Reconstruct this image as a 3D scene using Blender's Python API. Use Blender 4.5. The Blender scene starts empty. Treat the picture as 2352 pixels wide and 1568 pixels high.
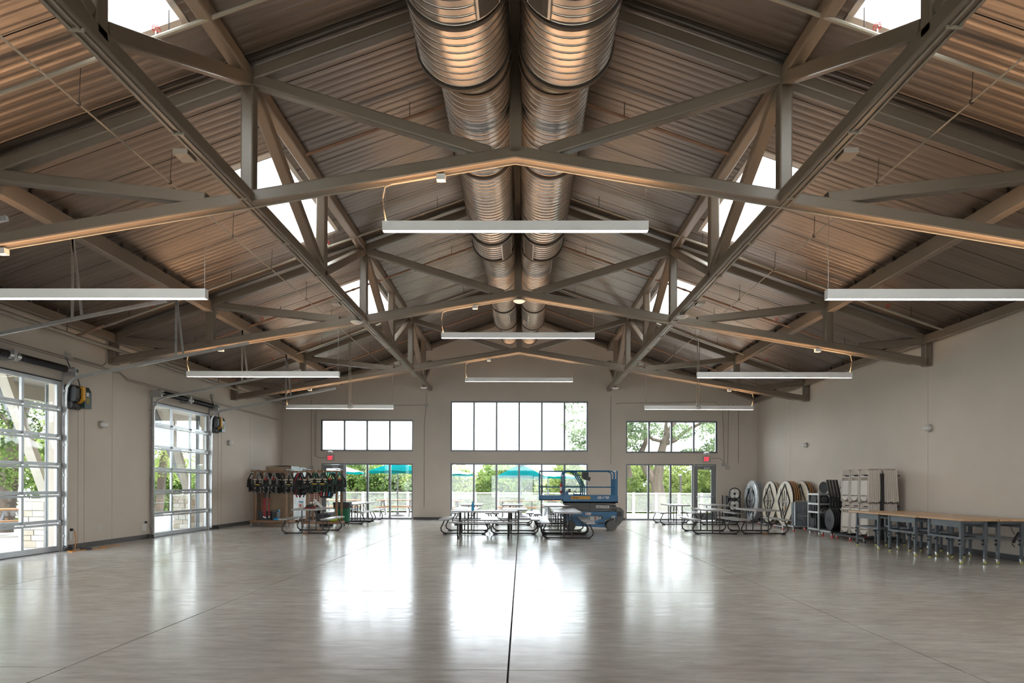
import bpy, math, random
from mathutils import Vector, Matrix
random.seed(11)
C = bpy.context.scene.collection
S = bpy.context.scene
pi = math.pi

# ------------------------------------------------------------------ camera, world, sun, exposure
cam_d = bpy.data.cameras.new('camera'); cam = bpy.data.objects.new('camera', cam_d); C.objects.link(cam)
cam_d.sensor_width = 36.0; cam_d.lens = 24.0
cam_d.shift_x = -6/2352; cam_d.shift_y = 328/2352
cam_d.clip_end = 400
cam.location = (0.10, 0, 1.46)
cam.rotation_euler = (Matrix.Rotation(0.0102, 4, 'Z') @ Matrix.Rotation(pi/2, 4, 'X') @ Matrix.Rotation(0.0035, 4, 'Z')).to_euler()
S.camera = cam
w = bpy.data.worlds.new('world'); S.world = w; w.use_nodes = True
nt = w.node_tree; nt.nodes.clear()
bg = nt.nodes.new('ShaderNodeBackground'); wo = nt.nodes.new('ShaderNodeOutputWorld')
bg.inputs[0].default_value = (0.84, 0.92, 1.0, 1); bg.inputs[1].default_value = 5.0
nt.links.new(bg.outputs[0], wo.inputs[0])
sd = bpy.data.lights.new('sun', 'SUN'); so = bpy.data.objects.new('sun', sd); C.objects.link(so)
sd.energy = 3.2; sd.angle = math.radians(3); sd.color = (1.0, 0.96, 0.9)
so.location = (0, -20, 40)
so.rotation_euler = Vector((-0.12, 0.50, -0.86)).to_track_quat('-Z', 'Y').to_euler()
S.view_settings.view_transform = 'Standard'; S.view_settings.look = 'None'
S.view_settings.exposure = 0.98; S.view_settings.gamma = 1.0; S.view_settings.use_curve_mapping = False
cy = S.cycles
cy.max_bounces = 8; cy.diffuse_bounces = 4; cy.glossy_bounces = 4; cy.transparent_max_bounces = 16
cy.sample_clamp_indirect = 6.0; cy.use_denoising = True; cy.caustics_reflective = False; cy.caustics_refractive = False

# ------------------------------------------------------------------ materials
MATS = {}
def mat(name, col, rough=0.5, metal=0.0, var=0.0, vscale=3.0, stretch=(1, 1, 1), bump=0.0, bscale=40.0, spec=0.5, rvar=0.0, coat=0.0):
    m = bpy.data.materials.new(name); m.use_nodes = True; MATS[name] = m
    n = m.node_tree.nodes; l = m.node_tree.links; b = n['Principled BSDF']
    b.inputs['Base Color'].default_value = (*col, 1); b.inputs['Roughness'].default_value = rough
    b.inputs['Metallic'].default_value = metal; b.inputs['Specular IOR Level'].default_value = spec
    b.inputs['Coat Weight'].default_value = coat
    if var or bump or rvar:
        tc = n.new('ShaderNodeTexCoord'); mp = n.new('ShaderNodeMapping'); mp.inputs['Scale'].default_value = stretch
        l.new(tc.outputs['Object'], mp.inputs[0])
    if var:
        no = n.new('ShaderNodeTexNoise'); no.inputs['Scale'].default_value = vscale; no.inputs['Detail'].default_value = 6
        l.new(mp.outputs[0], no.inputs['Vector'])
        r = n.new('ShaderNodeValToRGB'); r.color_ramp.elements[0].position = 0.3; r.color_ramp.elements[1].position = 0.7
        r.color_ramp.elements[0].color = (*[c*(1-var) for c in col], 1); r.color_ramp.elements[1].color = (*[min(1, c*(1+var)) for c in col], 1)
        l.new(no.outputs[0], r.inputs[0]); l.new(r.outputs[0], b.inputs['Base Color'])
        if rvar:
            mr = n.new('ShaderNodeMapRange'); mr.inputs[3].default_value = rough-rvar; mr.inputs[4].default_value = rough+rvar
            l.new(no.outputs[0], mr.inputs[0]); l.new(mr.outputs[0], b.inputs['Roughness'])
    if bump:
        nb = n.new('ShaderNodeTexNoise'); nb.inputs['Scale'].default_value = bscale; nb.inputs['Detail'].default_value = 3
        l.new(mp.outputs[0], nb.inputs['Vector'])
        bn = n.new('ShaderNodeBump'); bn.inputs['Strength'].default_value = bump; bn.inputs['Distance'].default_value = 0.02
        l.new(nb.outputs[0], bn.inputs['Height']); l.new(bn.outputs[0], b.inputs['Normal'])
    return m
def emit(name, col, s):
    m = bpy.data.materials.new(name); m.use_nodes = True; n = m.node_tree.nodes; n.clear()
    e = n.new('ShaderNodeEmission'); o = n.new('ShaderNodeOutputMaterial'); e.inputs[0].default_value = (*col, 1); e.inputs[1].default_value = s
    m.node_tree.links.new(e.outputs[0], o.inputs[0]); return m
def glassmat(name, tint, refl=1.0):
    m = bpy.data.materials.new(name); m.use_nodes = True; n = m.node_tree.nodes; l = m.node_tree.links; n.clear()
    t = n.new('ShaderNodeBsdfTransparent'); t.inputs[0].default_value = (*tint, 1)
    g = n.new('ShaderNodeBsdfGlossy'); g.inputs['Roughness'].default_value = 0.02
    f = n.new('ShaderNodeLayerWeight'); f.inputs[0].default_value = 0.5
    pw = n.new('ShaderNodeMath'); pw.operation = 'POWER'; pw.inputs[1].default_value = 5.0
    ad = n.new('ShaderNodeMath'); ad.operation = 'MULTIPLY_ADD'; ad.inputs[1].default_value = 0.9; ad.inputs[2].default_value = 0.04
    l.new(f.outputs['Facing'], pw.inputs[0]); l.new(pw.outputs[0], ad.inputs[0]); f = ad
    mx = n.new('ShaderNodeMixShader'); o = n.new('ShaderNodeOutputMaterial')
    mu = n.new('ShaderNodeMath'); mu.operation = 'MULTIPLY'; mu.inputs[1].default_value = refl
    l.new(f.outputs[0], mu.inputs[0]); l.new(mu.outputs[0], mx.inputs[0]); l.new(t.outputs[0], mx.inputs[1]); l.new(g.outputs[0], mx.inputs[2]); l.new(mx.outputs[0], o.inputs[0])
    return m
def transl(name, col, amt=0.5, transp=0.0, var=0.3, col2=None):
    m = bpy.data.materials.new(name); m.use_nodes = True; n = m.node_tree.nodes; l = m.node_tree.links; n.clear()
    d = n.new('ShaderNodeBsdfDiffuse'); t = n.new('ShaderNodeBsdfTranslucent'); mx = n.new('ShaderNodeMixShader'); o = n.new('ShaderNodeOutputMaterial')
    mx.inputs[0].default_value = amt
    tc = n.new('ShaderNodeTexCoord'); no = n.new('ShaderNodeTexNoise'); no.inputs['Scale'].default_value = 0.9; no.inputs['Detail'].default_value = 5
    r = n.new('ShaderNodeValToRGB'); r.color_ramp.elements[0].position = 0.35; r.color_ramp.elements[1].position = 0.65
    c2 = col2 or tuple(min(1, c*(1+var)) for c in col)
    r.color_ramp.elements[0].color = (*[c*(1-var) for c in col], 1); r.color_ramp.elements[1].color = (*c2, 1)
    l.new(tc.outputs['Object'], no.inputs['Vector']); l.new(no.outputs[0], r.inputs[0])
    for q in (d, t): l.new(r.outputs[0], q.inputs[0])
    l.new(d.outputs[0], mx.inputs[1]); l.new(t.outputs[0], mx.inputs[2])
    out = mx
    if transp:
        tr = n.new('ShaderNodeBsdfTransparent'); m2 = n.new('ShaderNodeMixShader'); m2.inputs[0].default_value = transp
        l.new(mx.outputs[0], m2.inputs[1]); l.new(tr.outputs[0], m2.inputs[2]); out = m2
    l.new(out.outputs[0], o.inputs[0]); return m

M_wall = mat('wall_paint', (0.64, 0.565, 0.485), 0.75, var=0.025, vscale=1.2, bump=0.06, bscale=60)
M_joint = mat('joint_dark', (0.10, 0.09, 0.08), 0.9, var=0.1)
M_base = mat('rubber_base', (0.10, 0.097, 0.095), 0.6, var=0.08)
M_steel = mat('painted_steel', (0.21, 0.165, 0.125), 0.34, var=0.05, vscale=1.5, bump=0.03, bscale=30)
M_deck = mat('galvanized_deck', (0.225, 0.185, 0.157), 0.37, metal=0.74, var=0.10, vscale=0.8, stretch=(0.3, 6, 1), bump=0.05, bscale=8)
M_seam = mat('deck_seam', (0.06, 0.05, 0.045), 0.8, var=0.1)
M_roof = mat('roofing', (0.5, 0.5, 0.5), 0.8, var=0.1)
M_duct = mat('spiral_duct_metal', (0.45, 0.40, 0.355), 0.30, metal=0.95, var=0.06, vscale=3, bump=0.03, bscale=3)
M_band = mat('duct_band', (0.06, 0.048, 0.04), 0.6, metal=0.0, var=0.1)
M_pipe = mat('pipe_paint', (0.33, 0.29, 0.235), 0.4, var=0.06)
M_rust = mat('pipe_brown', (0.25, 0.15, 0.10), 0.5, var=0.15)
M_red = mat('red_plastic', (0.55, 0.03, 0.025), 0.4, var=0.05)
M_alum = mat('aluminium', (0.50, 0.52, 0.54), 0.35, metal=0.6, var=0.05)
M_frame = mat('window_frame_metal', (0.22, 0.225, 0.235), 0.4, metal=0.4, var=0.05)
M_galv = mat('galvanized_track', (0.50, 0.50, 0.50), 0.35, metal=0.8, var=0.1, vscale=12)
M_black = mat('black_plastic', (0.018, 0.018, 0.02), 0.45, var=0.1)
M_spring = mat('black_spring', (0.02, 0.02, 0.022), 0.35, metal=0.5, var=0.1)
M_white = mat('white_paint', (0.72, 0.70, 0.68), 0.45, var=0.03)
M_lightbody = mat('light_housing', (0.86, 0.83, 0.80), 0.4, var=0.03)
M_darkgreen = mat('motor_green', (0.02, 0.055, 0.05), 0.4, var=0.1)
M_yellow = mat('motor_yellow', (0.75, 0.36, 0.02), 0.45, var=0.05)
M_blue = mat('lift_blue', (0.0, 0.115, 0.26), 0.35, var=0.06, vscale=2)
M_liftgrey = mat('lift_grey', (0.15, 0.145, 0.14), 0.5, var=0.08)
M_tire = mat('grey_tyre', (0.17, 0.165, 0.155), 0.7, var=0.1)
M_tabletop = mat('grey_wood_top', (0.35, 0.33, 0.315), 0.26, var=0.16, vscale=5, stretch=(8, 1, 1), bump=0.05, bscale=20)
M_tabletopx = mat('grey_wood_top_across', (0.35, 0.33, 0.315), 0.26, var=0.16, vscale=5, stretch=(1, 8, 1), bump=0.05, bscale=20)
M_tube = mat('brown_tube', (0.026, 0.021, 0.019), 0.35, metal=0.0, var=0.1)
M_wood = mat('rack_wood', (0.23, 0.115, 0.05), 0.5, var=0.2, vscale=6, stretch=(1, 1, 6))
M_butcher = mat('butcher_block', (0.62, 0.38, 0.20), 0.3, var=0.14, vscale=4, stretch=(10, 0.8, 1))
M_benchsteel = mat('bench_steel', (0.13, 0.145, 0.16), 0.35, metal=0.3, var=0.06)
M_castery = mat('caster_yellow', (0.55, 0.52, 0.16), 0.5, var=0.05)
M_chrome = mat('chrome', (0.7, 0.7, 0.7), 0.2, metal=1.0, var=0.02)
M_chair = mat('chair_plastic', (0.60, 0.54, 0.47), 0.5, var=0.03)
M_chair_shaded = mat('chair_plastic_shaded', (0.42, 0.34, 0.27), 0.55, var=0.05)  # darker copy of the chair plastic, shade put into the colour
M_cream = mat('cream_tabletop', (0.66, 0.58, 0.44), 0.4, var=0.04)
M_brownlam = mat('brown_laminate', (0.42, 0.23, 0.10), 0.35, var=0.12, vscale=3)
M_greytable = mat('grey_plastic', (0.40, 0.42, 0.43), 0.45, var=0.05)
M_bluegrey = mat('blue_grey_plastic', (0.20, 0.23, 0.26), 0.4, var=0.08)
M_card = mat('cardboard', (0.33, 0.245, 0.165), 0.8, var=0.06)
M_wrap = mat('plastic_wrap', (0.62, 0.66, 0.68), 0.15, var=0.12, vscale=9, bump=0.8, bscale=9)
M_green = mat('bin_green', (0.0, 0.15, 0.07), 0.4, var=0.06)
M_liner = mat('black_liner', (0.03, 0.028, 0.03), 0.35, bump=0.6, bscale=14, var=0.1)
M_strapg = mat('strap_grey', (0.20, 0.19, 0.17), 0.7, var=0.15, vscale=30)
M_strapk = mat('strap_black', (0.012, 0.012, 0.013), 0.7, var=0.2, vscale=30)
M_strapr = mat('strap_red', (0.42, 0.015, 0.02), 0.6, var=0.15, vscale=30)
M_strapgr = mat('strap_green', (0.03, 0.09, 0.055), 0.7, var=0.15, vscale=30)
M_padc = mat('pad_cream', (0.55, 0.45, 0.34), 0.7, var=0.1)
M_yel = mat('yellow_tape', (0.75, 0.55, 0.02), 0.5, var=0.05)
M_bluep = mat('blue_plastic', (0.0, 0.28, 0.55), 0.3, var=0.05)
M_cyan = mat('cyan_bottle', (0.01, 0.32, 0.62), 0.15, var=0.1)
M_lime = mat('lime_fabric', (0.42, 0.62, 0.02), 0.6, var=0.1)
M_teal = transl('teal_canvas', (0.0, 0.15, 0.15), 0.30, var=0.08)
M_overexposed_canvas = transl('overexposed_canvas', (0.85, 0.88, 0.88), 0.3, var=0.03)  # sunlit overexposure of teal canopies put into the colour as white
M_leaf = [transl('leaf_green', (0.085, 0.15, 0.045), 0.45, var=0.35, col2=(0.21, 0.29, 0.09)),
          transl('leaf_yellow_green', (0.14, 0.21, 0.055), 0.45, var=0.3, col2=(0.32, 0.37, 0.13)),
          transl('leaf_dull_green', (0.11, 0.17, 0.09), 0.45, var=0.3, col2=(0.25, 0.31, 0.18))]
M_bark = mat('bark', (0.075, 0.057, 0.044), 0.9, var=0.3, vscale=5, stretch=(1, 1, 0.2), bump=0.5, bscale=12)
M_grass = mat('dry_grass', (0.22, 0.26, 0.12), 0.9, var=0.25, vscale=0.4)
M_patio = mat('patio_concrete', (0.55, 0.54, 0.53), 0.8, var=0.05, vscale=1)
M_stone = [mat('limestone_a', (0.55, 0.50, 0.42), 0.85, var=0.1, vscale=6, bump=0.4, bscale=10), mat('limestone_b', (0.47, 0.40, 0.31), 0.85, var=0.1, vscale=6, bump=0.4, bscale=10), mat('limestone_c', (0.62, 0.59, 0.53), 0.85, var=0.08, vscale=6, bump=0.4, bscale=10)]
M_mortar = mat('mortar', (0.40, 0.37, 0.33), 0.9, var=0.06)
M_outwood = mat('outdoor_wood', (0.50, 0.26, 0.12), 0.5, var=0.12, vscale=4, stretch=(1, 6, 1))
M_outgrey = mat('outdoor_grey', (0.22, 0.23, 0.25), 0.5, var=0.06)
M_soffit = mat('soffit', (0.34, 0.31, 0.28), 0.7, var=0.05)
M_brace = mat('porch_steel', (0.50, 0.46, 0.40), 0.5, var=0.05)
M_rail = mat('rail_white', (0.50, 0.49, 0.47), 0.5, var=0.03)
M_mesh = transl('rail_mesh', (0.65, 0.66, 0.64), 0.2, transp=0.86, var=0.05)
M_orange = mat('orange_cord', (0.62, 0.24, 0.03), 0.5, var=0.05)
M_sign = mat('sign_face', (0.42, 0.40, 0.36), 0.5, var=0.03)
M_skypane = transl('skylight_acrylic', (0.93, 0.93, 0.90), 0.9, var=0.01)
M_glass = glassmat('clear_glass', (0.955, 0.955, 0.945))
M_up = emit('uplight_glow', (1.0, 0.61, 0.33), 23.0)
M_down = emit('downlight_glow', (1.0, 0.94, 0.86), 11.0)
M_exit = emit('exit_red_glow', (1.0, 0.03, 0.06), 1.3)

def floor_mat():
    m = mat('polished_concrete', (0.31, 0.28, 0.255), 0.2)
    n = m.node_tree.nodes; l = m.node_tree.links; b = n['Principled BSDF']
    tc = n.new('ShaderNodeTexCoord')
    n1 = n.new('ShaderNodeTexNoise'); n1.inputs['Scale'].default_value = 0.45; n1.inputs['Detail'].default_value = 8; n1.inputs['Roughness'].default_value = 0.62
    n2 = n.new('ShaderNodeTexNoise'); n2.inputs['Scale'].default_value = 5.0; n2.inputs['Detail'].default_value = 8; n2.inputs['Roughness'].default_value = 0.7
    mp = n.new('ShaderNodeMapping'); mp.inputs['Scale'].default_value = (0.5, 1.8, 1); mp.inputs['Rotation'].default_value = (0, 0, 0.35)
    l.new(tc.outputs['Object'], n1.inputs['Vector']); l.new(tc.outputs['Object'], mp.inputs[0]); l.new(mp.outputs[0], n2.inputs['Vector'])
    r1 = n.new('ShaderNodeValToRGB'); e = r1.color_ramp.elements; e[0].position = 0.33; e[1].position = 0.68
    e[0].color = (0.53, 0.475, 0.43, 1); e[1].color = (0.69, 0.65, 0.61, 1)
    r2 = n.new('ShaderNodeValToRGB'); e = r2.color_ramp.elements; e[0].position = 0.36; e[1].position = 0.64
    e[0].color = (0.84, 0.83, 0.82, 1); e[1].color = (1.06, 1.06, 1.06, 1)
    mx = n.new('ShaderNodeMix'); mx.data_type = 'RGBA'; mx.blend_type = 'MULTIPLY'; mx.inputs[0].default_value = 1.0
    l.new(n1.outputs[0], r1.inputs[0]); l.new(n2.outputs[0], r2.inputs[0]); l.new(r1.outputs[0], mx.inputs[6]); l.new(r2.outputs[0], mx.inputs[7])
    l.new(mx.outputs[2], b.inputs['Base Color'])
    mr = n.new('ShaderNodeMapRange'); mr.inputs[1].default_value = 0.3; mr.inputs[2].default_value = 0.7; mr.inputs[3].default_value = 0.13; mr.inputs[4].default_value = 0.25
    l.new(n2.outputs[0], mr.inputs[0]); l.new(mr.outputs[0], b.inputs['Roughness'])
    n3 = n.new('ShaderNodeTexNoise'); n3.inputs['Scale'].default_value = 1.2; n3.inputs['Detail'].default_value = 2
    l.new(tc.outputs['Object'], n3.inputs['Vector'])
    bn = n.new('ShaderNodeBump'); bn.inputs['Strength'].default_value = 0.12; bn.inputs['Distance'].default_value = 0.02
    l.new(n3.outputs[0], bn.inputs['Height']); l.new(bn.outputs[0], b.inputs['Normal'])
    b.inputs['Specular IOR Level'].default_value = 0.5
    return m
M_floor = floor_mat()

# ------------------------------------------------------------------ mesh helpers
class MB:
    def __init__(s): s.v = []; s.f = []
    def add(s, vs, fs):
        o = len(s.v); s.v += [tuple(v) for v in vs]; s.f += [tuple(i+o for i in f) for f in fs]; return s
    def box(s, x0, x1, y0, y1, z0, z1):
        vs = [(x, y, z) for z in (z0, z1) for y in (y0, y1) for x in (x0, x1)]
        return s.add(vs, [(0, 2, 3, 1), (4, 5, 7, 6), (0, 1, 5, 4), (2, 6, 7, 3), (0, 4, 6, 2), (1, 3, 7, 5)])
    def cbox(s, c, d, rot=None):
        o = len(s.v); s.box(-d[0]/2, d[0]/2, -d[1]/2, d[1]/2, -d[2]/2, d[2]/2)
        m = Matrix.Translation(c) @ (rot.to_4x4() if rot else Matrix.Identity(4))
        for i in range(o, len(s.v)): s.v[i] = tuple(m @ Vector(s.v[i]))
        return s
    def sweep(s, pts, sec, up=(0, 0, 1), closed=False, cap=True):
        P = [Vector(p) for p in pts]; n = len(P); k = len(sec); o = len(s.v); U = Vector(up)
        for i, p in enumerate(P):
            a = P[i-1] if (i > 0 or closed) else None; b = P[(i+1) % n] if (i < n-1 or closed) else None
            t = ((p-a).normalized() if a is not None else Vector()) + ((b-p).normalized() if b is not None else Vector())
            t.normalize()
            r = t.cross(U)
            if r.length < 1e-4: r = t.cross(Vector((0, 1, 0.01)))
            r.normalize(); q = r.cross(t)
            for (a1, b1) in sec: s.v.append(tuple(p + r*a1 + q*b1))
        m = n if closed else n-1
        for i in range(m):
            for j in range(k):
                a1 = o+i*k+j; a2 = o+i*k+(j+1) % k; b1 = o+((i+1) % n)*k+j; b2 = o+((i+1) % n)*k+(j+1) % k
                s.f.append((a1, b1, b2, a2))
        if cap and not closed:
            s.f.append(tuple(o+j for j in range(k))); s.f.append(tuple(o+(n-1)*k+j for j in reversed(range(k))))
        return s
    def tube(s, pts, r, n=8, **kw):
        return s.sweep(pts, [(r*math.cos(2*pi*j/n), r*math.sin(2*pi*j/n)) for j in range(n)], **kw)
    def beam(s, a, b, w, h, up=(0, 0, 1), r=0.0):
        if r:
            sec = []
            for (sx, sy, a0) in ((1, 1, 0), (-1, 1, 90), (-1, -1, 180), (1, -1, 270)):
                for t in (0, 45, 90):
                    an = math.radians(a0+t); sec.append((sx*(w/2-r)+r*math.cos(an), sy*(h/2-r)+r*math.sin(an)))
        else: sec = [(w/2, h/2), (-w/2, h/2), (-w/2, -h/2), (w/2, -h/2)]
        return s.sweep([a, b], sec, up=up)
    def ribbon(s, pts, w, t=0.004, up=(0, 0, 1)):
        return s.sweep(pts, [(w/2, t/2), (-w/2, t/2), (-w/2, -t/2), (w/2, -t/2)], up=up)
    def lathe(s, prof, c=(0, 0, 0), axis='z', n=24):
        o = len(s.v); k = len(prof)
        for j in range(n):
            a = 2*pi*j/n; ca, sa = math.cos(a), math.sin(a)
            for (r, h) in prof:
                p = {'z': (r*ca, r*sa, h), 'y': (r*ca, h, -r*sa), 'x': (h, r*ca, r*sa)}[axis]
                s.v.append((p[0]+c[0], p[1]+c[1], p[2]+c[2]))
        for j in range(n):
            for i in range(k-1):
                s.f.append((o+j*k+i, o+((j+1) % n)*k+i, o+((j+1) % n)*k+i+1, o+j*k+i+1))
        return s
    def disc(s, c, r, h, axis='z', n=24):
        return s.lathe([(0.0001, 0), (r, 0), (r, h), (0.0001, h)], c, axis, n)
    def ball(s, c, r, n=10, k=6, sc=(1, 1, 1)):
        o = len(s.v)
        for i in range(k+1):
            th = pi*i/k
            for j in range(n):
                a = 2*pi*j/n; s.v.append((c[0]+sc[0]*r*math.sin(th)*math.cos(a), c[1]+sc[1]*r*math.sin(th)*math.sin(a), c[2]+sc[2]*r*math.cos(th)))
        for i in range(k):
            for j in range(n): s.f.append((o+i*n+j, o+(i+1)*n+j, o+(i+1)*n+(j+1) % n, o+i*n+(j+1) % n))
        return s
    def prism(s, poly, d0, d1, plane='xz'):
        o = len(s.v); k = len(poly)
        for d in (d0, d1):
            for (a, b) in poly: s.v.append({'xz': (a, d, b), 'yz': (d, a, b), 'xy': (a, b, d)}[plane])
        s.f += [tuple(o+j for j in range(k)), tuple(o+k+j for j in reversed(range(k)))]
        s.f += [(o+j, o+k+j, o+k+(j+1) % k, o+(j+1) % k) for j in range(k)]
        return s
    def xf(s, m):
        s.v = [tuple(m @ Vector(v)) for v in s.v]; return s
def wloc(o):
    p = Vector((0, 0, 0))
    while o is not None: p = p + o.location; o = o.parent
    return p
def part(name, mb, m, parent=None, smooth=False, world=True, label=None, kind=None):
    vs = mb.v
    if parent is not None and world:
        L = wloc(parent); vs = [(v[0]-L.x, v[1]-L.y, v[2]-L.z) for v in vs]
    me = bpy.data.meshes.new(name); me.from_pydata(vs, [], mb.f); me.update()
    if smooth:
        me.polygons.foreach_set('use_smooth', [True]*len(me.polygons))
        try: me.set_sharp_from_angle(angle=math.radians(40))
        except Exception: pass
    if isinstance(m, (list, tuple)):
        for q in m: me.materials.append(q)
    else: me.materials.append(m)
    o = bpy.data.objects.new(name, me); C.objects.link(o)
    if parent is not None: o.parent = parent
    if label: o['label'] = label
    if kind: o['kind'] = kind
    return o
def recalc(o):
    import bmesh
    bm = bmesh.new(); bm.from_mesh(o.data); bmesh.ops.recalc_face_normals(bm, faces=bm.faces); bm.to_mesh(o.data); bm.free()
def thing(name, label, cat, loc=(0, 0, 0), group=None, rz=0.0):
    o = bpy.data.objects.new(name, None); C.objects.link(o); o.location = loc; o.rotation_euler = (0, 0, rz)
    o.empty_display_size = 0.1
    o['label'] = label; o['category'] = cat
    if group: o['group'] = group
    return o
def tag(o, label, cat, group=None):
    o['label'] = label; o['category'] = cat
    if group: o['group'] = group
    return o
def struct(name, mb, m, parent=None, smooth=False):
    o = part(name, mb, m, parent, smooth); o['kind'] = 'structure'; return o
def root_struct(name, loc=(0, 0, 0)):
    o = bpy.data.objects.new(name, None); C.objects.link(o); o.location = loc; o['kind'] = 'structure'; return o
def dup(root, loc, label=None, group=None, rz=None, scale=None):
    r = root.copy(); C.objects.link(r); r.location = loc
    if rz is not None: r.rotation_euler = (0, 0, rz)
    if scale: r.scale = scale
    if label: r['label'] = label
    if group: r['group'] = group
    for ch in list(root.children):
        c = ch.copy(); C.objects.link(c); c.parent = r
        for g in list(ch.children):
            d = g.copy(); C.objects.link(d); d.parent = c
    return r
def text_mesh(txt, size, depth=0.002, bold=0.0, shear=0.0):
    cu = bpy.data.curves.new('lettering', 'FONT'); cu.body = txt; cu.size = size; cu.extrude = depth; cu.offset = bold; cu.shear = shear
    cu.align_x = 'CENTER'; cu.align_y = 'CENTER'
    o = bpy.data.objects.new('lettering', cu); C.objects.link(o)
    me = bpy.data.meshes.new_from_object(o.evaluated_get(bpy.context.evaluated_depsgraph_get()))
    bpy.data.objects.remove(o); return me
def lettering(txt, size, loc, parent, m, bold=0.0, shear=0.0, name='lettering', sx=1.0):
    """front-facing (towards -Y) letters at world loc"""
    me = text_mesh(txt, size, 0.002, bold, shear); me.transform(Matrix.Diagonal((sx, 1, 1, 1))); me.transform(Matrix.Rotation(pi/2, 4, 'X'))
    me.materials.clear(); me.materials.append(m)
    o = bpy.data.objects.new(name, me); C.objects.link(o); o.parent = parent
    L = Vector(loc) - (wloc(parent) if parent else Vector()); o.location = L
    return o

# ------------------------------------------------------------------ building dimensions
T = [2.52, 9.37, 16.22, 23.07]; YW = 28.0; YB = -10.0; XW = 9.75
zt = lambda x: 8.43-0.355*abs(x)          # top of top chord
zd = lambda x: 8.50-0.355*abs(x)          # underside of deck
zb = lambda x: 5.985-0.1667*abs(x)        # bottom chord centre line
SKY = [(T[i]+2.05, T[i]+5.78) for i in range(3)]; SX0, SX1 = 3.97, 5.0

def rect_minus(u0, u1, v0, v1, holes):
    us = sorted({u0, u1, *[h[i] for h in holes for i in (0, 1) if u0 < h[i] < u1]}); vs = sorted({v0, v1, *[h[i] for h in holes for i in (2, 3) if v0 < h[i] < v1]})
    out = []
    for a, b in zip(us, us[1:]):
        run = None
        for c, d in zip(vs, vs[1:]):
            mu, mv = (a+b)/2, (c+d)/2
            if any(h[0] < mu < h[1] and h[2] < mv < h[3] for h in holes):
                if run: out.append((a, b, *run)); run = None
            else: run = (run[0], d) if run else (c, d)
        if run: out.append((a, b, *run))
    return out

# floor: dark bed with separate polished slabs
floor = struct('floor', MB().box(-9.9, 9.9, YB, YW+0.3, -0.25, -0.03), M_joint)
jx = [-9.75, -7.2, -3.5, 0.0, 3.58, 7.2, 9.75]; jy = [YB, -5.0, -1.5, 2.0, 5.37, 9.30, 12.65, 16.23, 19.7, 23.1, YW+0.02]
for a, b in zip(jx, jx[1:]):
    for c, d in zip(jy, jy[1:]):
        g = 0.008
        part('slab', MB().box(a+g, b-g, c+g, d-g, -0.04, 0.0), M_floor, floor)

# side walls: backing with panels; garage door openings on the left
DH = 3.62
DOORS = [(T[i]+1.86, T[i]+5.10) for i in (0, 1, 2)]
def side_wall(name, sgn, holes):
    x0, x1 = (-XW-0.25, -XW-0.03) if sgn < 0 else (XW+0.03, XW+0.25)
    mb = MB()
    for r in rect_minus(YB, YW+0.25, 0, 5.02, holes): mb.box(x0, x1, r[0], r[1], r[2], r[3])
    wl = struct(name, mb, M_wall)
    ys = [YB, -8.0, 0.2, 8.05, 16.32, 24.63, YW]
    for a, b in zip(ys, ys[1:]):
        mb = MB()
        for r in rect_minus(a+0.006, b-0.006, 0, 5.0, holes):
            mb.box(*((-XW-0.032, -XW) if sgn < 0 else (XW, XW+0.032)), r[0], r[1], r[2], r[3])
        part('wall_panel', mb, M_wall, wl)
    return wl
wl = side_wall('wall_left', -1, [(a, b, -1, DH) for a, b in DOORS+[(-4.99, -1.75)]])
wr = side_wall('wall_right', 1, [])
CU = (-2.82, 2.81, 2.80, 4.87); CL = (-2.82, 2.81, 0.0, 2.315); LU = (-8.16, -4.37, 2.80, 4.10); LL = (-8.14, -4.37, 0.0, 2.30); RU = (4.37, 8.10, 2.76, 4.075); RL = (4.37, 8.06, 0.0, 2.31)
holes = [(h[0], h[1], h[2]-(1 if h[2] == 0 else 0), h[3]) for h in (CU, CL, LU, LL, RU, RL)]
def gable(y0, y1, xs, g):
    out = []
    for a, b in zip(xs, xs[1:]):
        mb = MB()
        for r in rect_minus(a+g, b-g, 0, 4.95, holes): mb.box(r[0], r[1], y0, y1, r[2], r[3])
        poly = [(a+g, 4.95), (b-g, 4.95), (b-g, zd(b-g)+0.02)]
        if a < 0 < b: poly.append((0, zd(0)))
        poly.append((a+g, zd(a+g)+0.02)); mb.prism(poly, y0, y1)
        out.append(mb)
    return out
wb = struct('wall_back', gable(YW+0.03, YW+0.25, [-XW-0.2, XW+0.2], 0)[0], M_wall); recalc(wb)
for mb in gable(YW, YW+0.032, [-XW, -0.003, XW], 0.004):
    recalc(part('wall_panel', mb, M_wall, wb))
wf = struct('wall_front', gable(YB-0.2, YB, [-XW-0.2, XW+0.2], 0)[0], M_wall); recalc(wf)
for h in (CU, CL, LU, LL, RU, RL): part('pane', MB().box(h[0], h[1], YB-0.12, YB-0.114, h[2], h[3]), M_glass, wf)  # unseen windows added to throw daylight on the back wall and trusses
# baseboards
for i, (a, b) in enumerate(zip([-1.6]+[d[1]+0.12 for d in DOORS], [d[0]-0.12 for d in DOORS]+[YW])):
    struct('baseboard_left', MB().box(-XW, -XW+0.012, a, b, 0.0, 0.115), M_base)
struct('baseboard_right', MB().box(XW-0.012, XW, YB, YW, 0.0, 0.115), M_base)
for a, b in ((-XW+0.012, LL[0]-0.02), (LL[1]+0.02, CL[0]-0.02), (CL[1]+0.02, RL[0]-0.02), (RL[1]+0.02, XW-0.012)):
    struct('baseboard_back', MB().box(a, b, YW-0.012, YW, 0.0, 0.10), M_base)

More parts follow.
